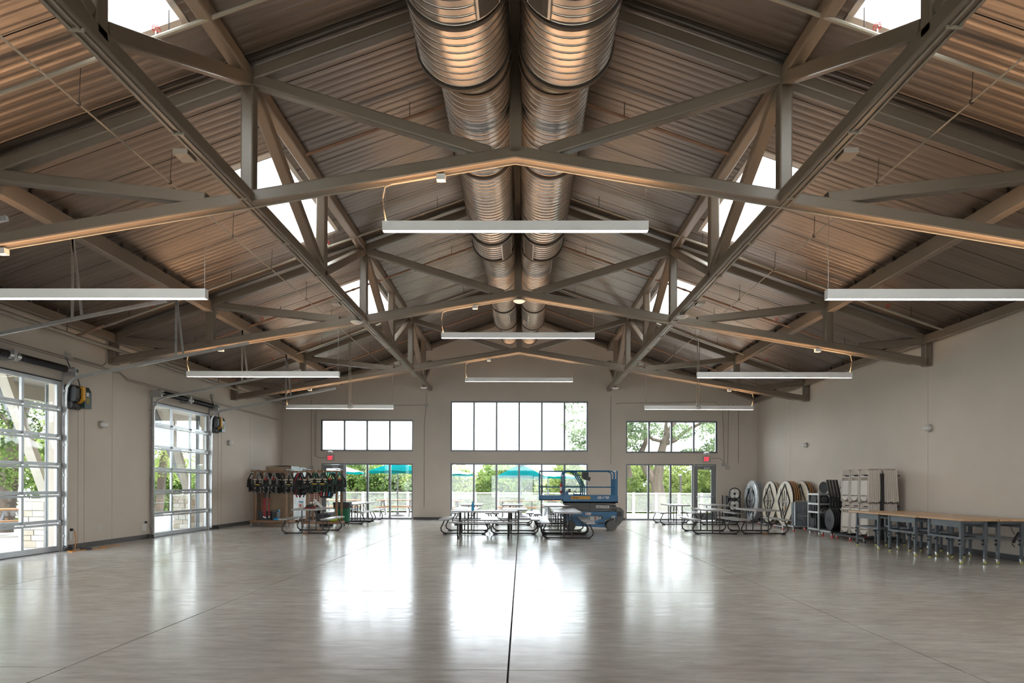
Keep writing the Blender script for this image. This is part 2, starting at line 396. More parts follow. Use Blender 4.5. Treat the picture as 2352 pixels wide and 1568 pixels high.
# ceiling: roofing with skylight holes, ribbed deck panels beneath
mb = MB()
shol = [(sx*(SX0) if sx > 0 else -SX1, SX1 if sx > 0 else -SX0, a, b) for sx in (-1, 1) for a, b in SKY]
def roofpiece(mb, xa, xb, ya, yb, dz, th):
    v = [(x, y, zd(x)+dz+t) for t in (0, th) for y in (ya, yb) for x in (xa, xb)]
    mb.add(v, [(0, 2, 3, 1), (4, 5, 7, 6), (0, 1, 5, 4), (2, 6, 7, 3), (0, 4, 6, 2), (1, 3, 7, 5)])
for sx in (-1, 1):
    for r in rect_minus(*((0, 10.6) if sx > 0 else (-10.6, 0)), YB-0.4, YW+1.2, shol): roofpiece(mb, *r, 0.055, 0.08)
ceiling = struct('ceiling', mb, M_roof)
PW = 0.775; P0 = 7.6-PW*22
prof = [(0, 0.045), (0.013, 0.045), (0.014, 0.0)]
u = 0.014; rp = (PW-0.03)/5
for k in range(5):
    b = 0.015+k*rp
    prof += [(b+0.055, 0.0), (b+0.090, 0.0045), (b+rp-0.035, 0.0045)]
    if k < 4: prof += [(b+rp, 0.0)]
prof[-1] = (PW-0.03, 0.0045); prof += [(PW-0.016, 0.0), (PW-0.004, 0.0), (PW-0.002, 0.045), (PW, 0.045)]
deck_cache = {}
def deck_panel(y0, sx):
    keys = tuple((max(a-y0, 0), min(b-y0, PW)) for a, b in SKY if a < y0+PW and b > y0)
    key = (sx, tuple(round(q, 4) for p in keys for q in p))
    if key in deck_cache: me = deck_cache[key]
    else:
        pr = list(prof)
        for a, b in keys:
            for c in (a, b):
                if 0.001 < c < PW-0.001:
                    for i in range(len(pr)-1):
                        if pr[i][0] < c < pr[i+1][0]:
                            t = (c-pr[i][0])/(pr[i+1][0]-pr[i][0]); pr.insert(i+1, (c, pr[i][1]+t*(pr[i+1][1]-pr[i][1]))); break
        xs = [0.0, SX0, SX1, 9.9]; mb = MB(); k = len(pr)
        for x in xs:
            for (yy, dz) in pr: mb.v.append((sx*x, yy, zd(x)+dz))
        for i in range(3):
            for j in range(k-1):
                ym = (pr[j][0]+pr[j+1][0])/2
                if i == 1 and any(a < ym < b for a, b in keys): continue
                f = (i*k+j, i*k+j+1, (i+1)*k+j+1, (i+1)*k+j)
                mb.f.append(f if sx > 0 else f[::-1])
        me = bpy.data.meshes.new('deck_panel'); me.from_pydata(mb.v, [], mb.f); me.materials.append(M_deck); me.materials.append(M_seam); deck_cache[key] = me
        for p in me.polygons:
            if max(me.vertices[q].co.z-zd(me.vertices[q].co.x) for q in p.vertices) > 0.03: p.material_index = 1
    o = bpy.data.objects.new('deck_panel', me); C.objects.link(o); o.parent = ceiling; o.location = (0, y0, 0)
y = P0
while y < YW-0.01:
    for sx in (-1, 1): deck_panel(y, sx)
    y += PW
# skylights
ns = 0
for sx in (-1, 1):
    for i, (a, b) in enumerate(SKY):
        ns += 1
        mb = MB(); xs = sorted((sx*SX0, sx*SX1)); t = 0.07
        for (xa, xb, ya, yb) in ((xs[0], xs[1], a, a+0.12), (xs[0], xs[1], b-0.12, b), (xs[0], xs[0]+t, a, b), (xs[1]-t, xs[1], a, b)):
            roofpiece(mb, xa, xb, ya, yb, -0.02, 0.32)
        sk = struct('window_%d' % (10+ns), mb, M_white); sk['label'] = 'roof skylight'
        mb = MB(); roofpiece(mb, xs[0]+0.03, xs[1]-0.03, a+0.05, b-0.05, 0.26, 0.01); part('pane', mb, M_skypane, sk)
        mb = MB(); roofpiece(mb, xs[0]+0.05, xs[1]-0.05, a+0.30, a+0.345, 0.10, 0.05); part('glazing_bar', mb, M_frame, sk)

# ------------------------------------------------------------------ roof trusses
HW = 0.18
def bm_beam(a, b, up=(0, 1, 0), w=HW, h=HW): return MB().beam(a, b, w, h, up=up, r=0.025)
def make_truss(Y, label, grp=None):
    t = thing('roof_truss', label, 'truss', (0, Y, 0))
    c = lambda f, x: (x, Y, f(x))
    tc = lambda x: zt(x)-0.095
    for s in (-1, 1):
        part('bottom_chord', bm_beam((0, Y, zb(0)), (s*9.66, Y, zb(9.66))), M_steel, t)
        part('top_chord', bm_beam((0, Y, tc(0)), (s*9.66, Y, tc(9.66))), M_steel, t)
        part('end_post', bm_beam((s*9.655, Y, zb(9.66)-0.095), (s*9.655, Y, tc(9.66)+0.05)), M_steel, t)
        part('diagonal', bm_beam((s*3.58, Y, tc(3.62)-0.06), (s*0.35, Y, zb(0.35)+0.06), w=0.17, h=0.17), M_steel, t)
        part('diagonal', bm_beam((s*7.25, Y, tc(7.25)-0.06), (s*4.25, Y, zb(4.25)+0.08), w=0.17, h=0.17), M_steel, t)
        part('diagonal', bm_beam((s*9.6, Y, tc(9.6)-0.05), (s*8.0, Y, zb(8.0)+0.08), w=0.17, h=0.17), M_steel, t)
        for x in (3.67, 7.33): part('post', bm_beam((s*x, Y, zb(x)), (s*x, Y, tc(x))), M_steel, t)
    part('king_post', bm_beam((0, Y, zb(0)), (0, Y, tc(0))), M_steel, t)
    # conduit clipped under the bottom chord
    pts = [(s, Y+0.03, zb(abs(s))-0.112) for s in (-9.3, -3.67, -0.05, 0, 0.05, 3.67, 9.3)]
    part('conduit', MB().tube(pts, 0.011, 6, up=(0, 1, 0)), M_pipe, t, smooth=True)
    mb = MB().tube([(s, Y-0.02, zb(abs(s))+0.105) for s in (-3.3, -1.5, 0, 1.5, 3.1)], 0.010, 6, up=(0, 1, 0))
    part('conduit', mb, M_pipe, t, smooth=True)
    return t
tr = make_truss(T[1], 'nearest and largest steel roof truss in view, across the top of the hall')
for Y, lb in ((T[2], 'middle steel roof truss, second from the camera'), (T[3], 'farthest steel roof truss, closest to the back windows')): dup(tr, (0, Y, 0), lb)

def make_long(s, label):
    X = s*3.67; L = thing('longitudinal_truss', label, 'truss', (X, 0, 0))
    zc = zb(3.67); ztc = zt(3.67)-0.10
    part('bottom_chord', bm_beam((X, YB+0.01, zc), (X, YW-0.01, zc), up=(0, 0, 1)), M_steel, L)
    part('top_chord', bm_beam((X, YB+0.01, ztc), (X, YW-0.01, ztc), up=(0, 0, 1)), M_steel, L)
    TT = [T[0]-6.85]+T+[T[3]+6.0]
    for a, b in zip(TT, TT[1:]):
        m = (a+b)/2
        if m < YB: continue
        part('post', bm_beam((X, m, zc), (X, m, ztc), up=(0, 1, 0)), M_steel, L)
        a2 = max(a, YB)
        if a > YB: part('diagonal', bm_beam((X, a+0.08, ztc-0.05), (X, m-0.12, zc+0.12), up=(1, 0, 0), w=0.17, h=0.17), M_steel, L)
        e = min(b, YW); z1 = zc+0.12+(ztc-0.05-zc-0.12)*((e-m)/(b-m))
        part('diagonal', bm_beam((X, m+0.12, zc+0.12), (X, e-0.08 if e == b else e, z1), up=(1, 0, 0), w=0.17, h=0.17), M_steel, L)
    for dx in (-0.03, 0.045):
        part('conduit', MB().tube([(X+dx, YB, zc-0.102), (X+dx, YW-0.4, zc-0.102)], 0.009, 6), M_pipe, L, smooth=True)
    mb = MB()
    y = 4.0
    while y < 27: mb.box(X-0.06, X+0.08, y, y+0.015, zc-0.118, zc-0.09); y += 1.7
    part('conduit_strap', mb, M_pipe, L, kind='stuff')
    for yb in (T[1]-1.55, T[2]-1.9, T[3]-1.6):
        part('bracket', MB().box(X+s*0.09, X+s*0.26, yb, yb+0.22, zc-0.12, zc-0.06), M_steel, L)
    return L
make_long(-1, 'left lengthwise steel truss running under the roof to the back wall')
make_long(1, 'right lengthwise steel truss running under the roof to the back wall')

def purlin(X, z0, z1, wd, label):
    t = thing('roof_beam', label, 'beam', (X, 0, 0))
    part('beam', MB().beam((X, YB, (z0+z1)/2), (X, YW, (z0+z1)/2), wd, z1-z0, r=0.015), M_steel, t)
    mb = MB(); y = P0+0.3
    while y < YW:
        if y > YB and all(abs(y-q) > 0.25 for q in T): mb.box(X-0.03, X+0.03, y, y+0.05, z1, zd(X)+0.02)
        y += PW
    part('deck_clip', mb, M_seam, t, kind='stuff')
    return t
purlin(-7.33, 5.52, 5.79, 0.16, 'left roof beam halfway between lengthwise truss and left wall')
purlin(7.33, 5.52, 5.79, 0.16, 'right roof beam halfway between lengthwise truss and right wall')
purlin(-9.60, 4.80, 5.0, 0.12, 'eave beam along the top of the left wall')
purlin(9.60, 4.80, 5.0, 0.12, 'eave beam along the top of the right wall')
rb = thing('ridge_beam', 'dark ridge beam hidden between the two round ducts', 'beam', (0, 0, 8.2))
part('beam', MB().beam((0, YB, 8.14), (0, YW, 8.14), 0.16, 0.28), M_steel, rb)
for Y in (27.85,):
    e = thing('end_rafter', 'steel rafter along the gable at the top of the back wall', 'beam', (0, Y, 6))
    for s in (-1, 1): part('rafter', bm_beam((0, Y, zt(0)-0.09), (s*9.66, Y, zt(9.66)-0.09), w=0.15, h=0.15), M_steel, e)

# ------------------------------------------------------------------ ducts
def make_duct(s, label):
    X = s*0.62; Zc = 6.79
    t = thing('spiral_duct', label, 'duct', (X, 0, Zc))
    secs = [(-4.5, 7.15, .545), (7.2, 8.25, .55), (8.55, 10.85, .455), (10.9, 13.9, .455), (13.95, 14.9, .45), (15.15, 19.7, .37), (19.75, 21.9, .37), (22.1, 24.5, .29)]
    for k, (a, b, R) in enumerate(secs):
        Rx = R; xc = s*(0.07+R)-X
        pr = []; y = a
        while y < b-0.02:
            e = min(y+0.125, b)
            pr += [(R, y), (R, e-0.016), (R+0.007, e-0.012), (R+0.007, e-0.004), (R, e)]; y = e
        part('duct_section', MB().lathe(pr, (X+xc, 0, Zc), 'y', 48), M_duct, t, smooth=True)
        sm = MB(); y = a+0.12
        while y < b-0.03:
            sm.lathe([(R+0.002, y-0.004), (R+0.0105, y-0.003), (R+0.0105, y+0.003), (R+0.002, y+0.004)], (X+xc, 0, Zc), 'y', 40); y += 0.125
        if a < 25: part('lock_seam', sm, M_band, t, kind='stuff')
        part('flange_ring', MB().lathe([(R, b-0.02), (R+0.028, b-0.02), (R+0.028, b+0.035), (R, b+0.035)], (X+xc, 0, Zc), 'y', 48), M_band, t, smooth=True)
        if k < len(secs)-1 and secs[k+1][0]-b > 0.1:
            c = secs[k+1][0]; R2 = secs[k+1][2]; x2 = s*(0.07+R2)-X
            mb = MB()
            for (yy, rr, xx) in ((b, R, xc), (c, R2, x2)):
                for j in range(48): mb.v.append((X+xx+rr*math.cos(2*pi*j/48), yy, Zc+rr*math.sin(2*pi*j/48)))
            mb.f = [(j, 48+j, 48+(j+1) % 48, (j+1) % 48) for j in range(48)]
            part('reducer', mb, M_duct, t, smooth=True)
            part('flange_ring', MB().lathe([(R2, c-0.03), (R2+0.025, c-0.03), (R2+0.025, c+0.02), (R2, c+0.02)], (X+x2, 0, Zc), 'y', 48), M_band, t, smooth=True)
    part('end_cap', MB().disc((s*(0.07+.29), 24.5, Zc), .29, 0.01, 'y', 40), M_duct, t)
    # registers low on the inner side
    for (ya, yb, R, an) in ((6.0, 7.05, .545, 40), (13.95, 14.85, .45, 38), (20.1, 20.9, .37, 38), (23.0, 23.6, .29, 30)):
        xc = s*(0.07+R); A = math.radians(-90-(an if s > 0 else -an)); mb = MB(); fr = MB()
        def pt(a, y, r): return (xc+r*math.cos(a), y, Zc+r*math.sin(a))
        d = 0.22
        for (mm, e, r0, r1) in ((fr, 0.05, R, R+0.035), (mb, 0, R+0.02, R+0.040)):
            for k in range(4):
                a0 = A-d-e+(2*(d+e))*k/4; a1 = A-d-e+(2*(d+e))*(k+1)/4; y0, y1 = ya-e/2, yb+e/2
                vs = [pt(a0, y0, r0), pt(a1, y0, r0), pt(a1, y1, r0), pt(a0, y1, r0), pt(a0, y0, r1), pt(a1, y0, r1), pt(a1, y1, r1), pt(a0, y1, r1)]
                mm.add(vs, [(0, 1, 2, 3), (7, 6, 5, 4), (0, 4, 5, 1), (2, 6, 7, 3), (1, 5, 6, 2), (0, 3, 7, 4)])
        f = part('register', fr, M_galv, t); part('grille', mb, M_band, f)
    for y in (4.5, 10.0, 13.0, 17.5, 21.0):
        R = next(r for a, b, r in secs if a <= y <= b)
        xc = s*(0.07+R)
        part('hanger_strap', MB().lathe([(R+0.01, y), (R+0.016, y), (R+0.016, y+0.03), (R+0.01, y+0.03)], (xc, 0, Zc), 'y', 32), M_galv, t)
        xo = xc+s*(R+0.012)
        part('hanger_strap', MB().box(min(xo, xo+0.004), max(xo, xo+0.004), y, y+0.03, Zc, zd(xo)), M_galv, t)
    return t
make_duct(-1, 'left one of the twin round spiral ducts under the ridge')
make_duct(1, 'right one of the twin round spiral ducts under the ridge')

# ------------------------------------------------------------------ sprinkler pipes
def sprink(parent, p):
    x, y, z = p
    mb = MB().tube([(x, y, z), (x, y, z+0.07)], 0.012, 6); h = part('sprinkler_head', mb, M_chrome, parent)
    g = MB()
    for k in range(4):
        a = pi/4+k*pi/2; r = 0.045
        g.tube([(x+0.02*math.cos(a), y+0.02*math.sin(a), z+0.05), (x+r*math.cos(a), y+r*math.sin(a), z+0.075), (x+r*math.cos(a), y+r*math.sin(a), z+0.125), (x+0.015*math.cos(a), y+0.015*math.sin(a), z+0.14)], 0.004, 5)
    g.tube([(x+0.045*math.cos(2*pi*j/8), y+0.045*math.sin(2*pi*j/8), z+0.1) for j in range(8)], 0.004, 5, closed=True)
    part('wire_guard', g, M_red, h)
def cross_pipe(y, sgn, xa, xb, m, label, heads):
    t = thing('sprinkler_pipe', label, 'pipe', (sgn*xa, y, zd(xa)-0.25))
    f = lambda x: (sgn*x, y, zd(x)-0.25)
    part('pipe', MB().tube([f(xa), f(xb)], 0.027, 8), m, t, smooth=True)
    for x in heads: sprink(t, f(x))
    x = xa+0.9
    while x < xb:
        p = f(x); part('hanger_rod', MB().tube([p, (p[0], y, zd(x)+0.02)], 0.006, 5), M_seam, t)
        part('coupling', MB().tube([f(x+0.3), f(x+0.38)], 0.034, 8), m, t); x += 2.3
    return t
side = {-1: 'left', 1: 'right'}
for s in (-1, 1):
    cross_pipe(8.05, s, 0.9, 9.4, M_pipe, 'cream sprinkler pipe nearest the camera on the %s roof slope' % side[s], (4.25,))
    cross_pipe(11.45, s, 0.9, 3.55, M_rust, 'brown sprinkler pipe behind the nearest truss on the %s slope' % side[s], ())
    cross_pipe(15.2, s, 0.9, 9.4, M_pipe, 'cream sprinkler pipe just before the middle truss, %s slope' % side[s], (4.25, 8.2))
    cross_pipe(18.3, s, 0.9, 9.2, M_rust, 'brown sprinkler pipe behind the middle truss, %s slope' % side[s], (6.9,))
    cross_pipe(22.1, s, 0.9, 9.4, M_pipe, 'cream sprinkler pipe just before the farthest truss, %s slope' % side[s], (4.4, 8.0))
    cross_pipe(25.2, s, 0.9, 9.2, M_rust, 'brown sprinkler pipe between farthest truss and back wall, %s slope' % side[s], ())
    X = s*(5.4 if s < 0 else 5.58); t = thing('conduit_run', 'thin conduit running lengthwise below the %s roof slope' % side[s], 'conduit', (X, 0, 6.15))
    part('conduit', MB().tube([(X, YB, 6.15), (X, 27.5, 6.15)], 0.012, 6), M_pipe, t, smooth=True)
    for y in (5.6, 8.4, 10.6, 12.9, 14.9, 17.3, 19.6, 21.7, 24.6):
        part('hanger_rod', MB().tube([(X, y, 6.12), (X+0.02, y, zd(X)+0.01)], 0.005, 5), M_seam, t)
        part('hook', MB().box(X-0.02, X+0.02, y-0.012, y+0.012, 6.13, 6.175), M_seam, t)
t = thing('wall_pipe', 'thick sprinkler main along the top of the left wall', 'pipe', (-9.5, 0, 4.6))
part('pipe', MB().tube([(-9.5, YB, 4.61), (-9.5, 27.6, 4.61)], 0.045, 10), M_pipe, t, smooth=True)
for y in (6, 10.8, 14.3, 18.0, 21.5, 25): part('hanger_rod', MB().tube([(-9.5, y, 4.61), (-9.5, y, zd(9.5)+0.02)], 0.008, 5), M_seam, t)
part('branch', MB().tube([(-9.5, 14.55, 4.61), (-9.3, 14.6, 4.68), (-9.15, 15.0, 4.95)], 0.027, 8), M_rust, t)

# ------------------------------------------------------------------ pendant lights
def make_light(xc, Y, z, cords, label, cordside=-1):
    L = 3.64; t = thing('pendant_light', label, 'light', (xc, Y, z))
    x0, x1 = xc-L/2, xc+L/2; w2, h = 0.05, 0.13; k = 0.006
    mb = MB()
    mb.box(x0, x1, Y-w2, Y-w2+k, z, z+h).box(x0, x1, Y+w2-k, Y+w2, z, z+h)
    mb.box(x0, x0+k, Y-w2+k, Y+w2-k, z, z+h).box(x1-k, x1, Y-w2+k, Y+w2-k, z, z+h)
    mb.box(x0+k, x1-k, Y-w2+k, Y+w2-k, z+0.031, z+h-0.031)
    part('housing', mb, M_lightbody, t)
    part('diffuser', MB().box(x0+k, x1-k, Y-w2+k, Y+w2-k, z+0.017, z+0.03), M_down, t)
    part('uplight_lens', MB().box(x0+k, x1-k, Y-w2+k, Y+w2-k, z+h-0.03, z+h-0.012), M_up, t)
    for i, sx in enumerate((-1, 1)):
        x = xc+sx*(L/2-0.03); zt_ = zb(x)-0.09
        part('cable', MB().tube([(x, Y, z+h-0.03), (x, Y, zt_)], 0.0025, 4), M_chrome, t)
    x = xc+cordside*(L/2-0.05); zz = zb(x)-0.11; hh = zz-z-h
    part('power_cord', MB().tube([(x, Y-0.01, z+h-0.02), (x+0.03*cordside, Y-0.02, z+h+0.25*hh), (x+0.05*cordside, Y-0.02, z+h+0.6*hh), (x+0.02*cordside, Y-0.02, z+h+0.9*hh), (x-0.08*cordside, Y-0.01, zz), (x-0.7*cordside, Y, zb(x-0.7*cordside)-0.115)], 0.010, 6), M_padc, t, smooth=True)
    part('junction_box', MB().box(x-0.75*cordside-0.06, x-0.75*cordside+0.06, Y-0.05, Y+0.05, zb(x-0.75*cordside)-0.19, zb(x-0.75*cordside)-0.11), M_lightbody, t)
    return t
for i, (Y, nm) in enumerate(((T[0], 'unseen first'), (T[1], 'nearest'), (T[2], 'middle'), (T[3], 'farthest'))):
    for xc, z, sd_, cs in ((-6.07, 4.00, 'left', -1), (0, 4.93, 'centre', -1), (6.07, 4.00, 'right', 1)):
        make_light(xc, Y, z, None, '%s linear pendant light in the %s row of lights, warm glow above' % (sd_, nm), cs)

# ------------------------------------------------------------------ windows and storefront doors (back wall)
fy0, fy1 = YW+0.06, YW+0.16
def make_window(n, H, npan, label, x_from=None, x_to=None):
    x0, x1, z0, z1 = H; x0 = x0 if x_from is None else x_from; x1 = x1 if x_to is None else x_to
    fw = 0.055; mb = MB()
    mb.box(x0, x1, fy0, fy1, z1-fw, z1); mb.box(x0, x1, fy0, fy1, z0, z0+fw*1.3)
    mb.box(x0, x0+fw, fy0, fy1, z0+fw*1.3, z1-fw); mb.box(x1-fw, x1, fy0, fy1, z0+fw*1.3, z1-fw)
    W = struct('window_%d' % n, mb, M_frame); W['label'] = label
    wpan = (x1-x0-fw)/npan
    for i in range(npan):
        a = x0+fw+i*wpan-(fw if i else 0)+ (fw/2 if i else 0); b = x0+fw/2+(i+1)*wpan-(0 if i < npan-1 else fw/2)
        if i: part('mullion', MB().box(x0+fw/2+i*wpan-0.036, x0+fw/2+i*wpan+0.036, fy0-0.03, fy1, z0+fw*1.3, z1-fw), M_frame, W)
        part('pane', MB().box(a+0.005, b-0.005, fy0+0.045, fy0+0.051, z0+fw*1.3, z1-fw), M_glass, W)
    # bright reveal lining
    part('reveal', MB().box(x0-0.006, x0, YW-0.004, fy0, z0, z1).box(x1, x1+0.006, YW-0.004, fy0, z0, z1).box(x0, x1, YW-0.004, fy0, z1, z1+0.006), M_white, W)
    return W
make_window(1, LU, 4, 'upper left window'); make_window(2, LL, 3, 'lower left window', x_from=-7.20)
make_window(3, CU, 6, 'upper centre window'); make_window(4, CL, 6, 'lower centre window')
make_window(5, RU, 4, 'upper right window'); make_window(6, RL, 3, 'lower right window', x_to=7.14)
def make_exit_door(n, x0, x1, z1, hinge, label):
    mb = MB().box(x0, x0+0.05, fy0, fy1, 0, z1).box(x1-0.05, x1, fy0, fy1, 0, z1).box(x0+0.05, x1-0.05, fy0, fy1, z1-0.05, z1)
    D = struct('door_%d' % n, mb, M_frame); D['label'] = label
    a, b, c = x0+0.055, x1-0.055, z1-0.055; st = 0.13
    lf = part('door_leaf', MB().box(a, a+st, fy0+0.02, fy0+0.065, 0.02, c).box(b-st, b, fy0+0.02, fy0+0.065, 0.02, c).box(a+st, b-st, fy0+0.02, fy0+0.065, c-0.16, c).box(a+st, b-st, fy0+0.02, fy0+0.065, 0.02, 0.28), M_frame, D)
    part('pane', MB().box(a+st, b-st, fy0+0.04, fy0+0.046, 0.28, c-0.16), M_glass, lf)
    part('push_bar', MB().tube([(a+0.06, fy0-0.04, 0.98), (b-0.06, fy0-0.04, 0.98)], 0.022, 8), M_alum, lf)
    hx = a+0.07 if hinge > 0 else b-0.07
    part('lock_case', MB().box(hx-0.035, hx+0.035, fy0-0.04, fy0+0.02, 0.86, 1.12), M_chrome, lf)
    part('door_closer', MB().box((a+b)/2-0.02, (a+b)/2+0.2, fy0-0.05, fy0+0.02, c-0.14, c-0.07).cbox(((a+b)/2, fy0-0.03, c-0.02), (0.5, 0.015, 0.015)), M_alum, lf)
    return D
make_exit_door(1, LL[0], -7.20, LL[3], -1, 'exit door at the left')
make_exit_door(2, 7.14, RL[1], RL[3], 1, 'exit door at the right')
def exit_sign(x, z, label):
    t = thing('exit_sign', label, 'sign', (x, YW, z))
    part('sign_box', MB().box(x-0.155, x+0.155, YW-0.06, YW, z-0.115, z+0.115), M_sign, t)
    part('sign_arm', MB().box(x-0.03, x+0.03, YW-0.05, YW, z+0.115, z+0.2), M_sign, t)
    lettering('EXIT', 0.225, (x, YW-0.063, z), t, M_exit, bold=0.004, sx=0.44)
    h = part('emergency_light', MB().lathe([(0.0, 0.0), (0.10, 0.0), (0.12, 0.03), (0.11, 0.07), (0.06, 0.10), (0.0, 0.105)], (x, YW-0.07, z+0.2), 'z', 20), M_white, t, smooth=True)
exit_sign(-7.76, 2.51, 'red EXIT sign over the left exit door')
exit_sign(7.65, 2.51, 'red EXIT sign over the right exit door')

# ------------------------------------------------------------------ sectional glass garage doors (left wall)
def garage_door(n, y0, y1, label):
    X0, X1 = -XW-0.06, -XW-0.01          # leaf thickness
    D = root_struct('door_%d' % n, (-XW, (y0+y1)/2, 0)); D['label'] = label
    nsec = 6; sh = DH/nsec; st = 0.09
    for k in range(nsec):
        z0 = k*sh+0.01; z1 = (k+1)*sh-0.006; rb_ = 0.11 if k == 0 else 0.065; rt = 0.075 if k == nsec-1 else 0.045
        mb = MB().box(X0, X1, y0, y1, z0, z0+rb_).box(X0, X1, y0, y1, z1-rt, z1)
        ym = [y0, y0+(y1-y0)/3, y0+2*(y1-y0)/3, y1]
        for j, q in enumerate(ym):
            a, b = (q, q+st) if j == 0 else ((q-st, q) if j == 3 else (q-0.035, q+0.035)); mb.box(X0, X1, a, b, z0+rb_, z1-rt)
        sec = part('door_section', mb, M_alum, D)
        for j in range(3):
            a = ym[j]+(st if j == 0 else 0.035); b = ym[j+1]-(st if j == 2 else 0.035)
            part('pane', MB().box(X0+0.022, X0+0.028, a, b, z0+rb_, z1-rt), M_glass, sec)
        part('strut', MB().box(X1, X1+0.045, y0+0.03, y1-0.03, z1-0.028, z1-0.008), M_alum, sec)
        if k:
            hm = MB()
            for q in (y0+0.05, ym[1], ym[2], y1-0.05): hm.box(X1, X1+0.04, q-0.03, q+0.03, z0-0.05, z0+0.055)
            part('hinge', hm, M_galv, sec)
            rl_ = MB()
            for q, d in ((y0-0.07, 0.09), (y1-0.02, 0.09)): rl_.tube([(X1+0.03, q, z0), (X1+0.03, q+d, z0)], 0.012, 6)
            part('roller', rl_, M_galv, sec)
    part('bottom_seal', MB().box(X0, X1, y0, y1, 0.0, 0.012), M_black, D)
    part('header_seal', MB().box(X1-0.005, X1+0.02, y0-0.02, y1+0.02, DH-0.005, DH+0.025), M_black, D)
    for q in (y0-0.10, y1+0.04):
        pts = [(-XW+0.08, q+0.03, 0.05), (-XW+0.08, q+0.03, 3.30), (-XW+0.10, q+0.03, 3.50), (-XW+0.20, q+0.03, 3.66), (-XW+0.38, q+0.03, 3.74), (-XW+0.7, q+0.03, 3.80)]
        pts += [(-7.4, q+0.03, 4.13), (-5.75, q+0.03, 4.46)]
        tk = part('track', MB().sweep(pts, [(0.028, 0.022), (-0.028, 0.022), (-0.028, -0.022), (0.028, -0.022)], up=(0, 1, 0)), M_galv, D)
        mb = MB()
        for z in (0.3, 0.95, 1.6, 2.25, 2.9, 3.4): mb.box(-XW, -XW+0.07, q-0.01, q+0.07, z, z+0.05)
        part('track_bracket', mb, M_galv, D)
        part('jamb_angle', MB().box(-XW, -XW+0.05, q+(0.06 if q < y0 else -0.012), q+(0.075 if q < y0 else 0.0), 0.0, 3.75), M_galv, D)
        for xa, dx in ((-7.33, 0.0), (-7.33, 0.35)):
            zt1 = 4.16+0.16*(dx/1.0)
            part('track_hanger', MB().beam((xa, q+0.07, 5.52), (xa+dx*0.45, q+0.07, zt1+0.02), 0.045, 0.012, up=(0, 1, 0)), M_galv, D)
        part('end_bracket', MB().box(-XW, -XW+0.30, q, q+0.06, 3.74, 3.92), M_galv, D)
        part('cable_drum', MB().disc((-9.52, q+0.02, 3.86), 0.075, 0.07, 'y', 16), M_spring, D)
    part('spring_shaft', MB().tube([(-9.52, y0-0.12, 3.86), (-9.52, y1+0.25, 3.86)], 0.016, 8), M_galv, D)
    yc = (y0+y1)/2-0.05
    for a, b in ((y0+0.25, yc-0.15), (yc+0.15, y1-0.18)):
        pr = [(0.0, a)]; y = a; R = 0.075
        while y < b: pr += [(R-0.006, y), (R, y+0.008), (R, y+0.016), (R-0.006, y+0.024)]; y += 0.032
        pr += [(0.0, b)]
        part('torsion_spring', MB().lathe(pr, (-9.52, 0, 3.86), 'y', 16), M_spring, D, smooth=True)
    part('centre_bracket', MB().box(-XW, -9.46, yc-0.04, yc+0.04, 3.76, 3.97), M_galv, D)
    part('winding_cone', MB().disc((-9.52, yc-0.15, 3.86), 0.07, 0.1, 'y', 12).disc((-9.52, yc+0.05, 3.86), 0.07, 0.1, 'y', 12), M_galv, D)
    return D
garage_door(3, *DOORS[1], 'near glass garage door, cut by the left edge'); garage_door(4, *DOORS[2], 'far glass garage door')
garage_door(5, *DOORS[0], 'garage door beside the camera')
for a, b in ((-4.99, -1.75),): part('pane', MB().box(-XW-0.1, -XW-0.094, a, b, 0, DH), M_glass, wl)  # unseen opening behind the camera, added to let more daylight in
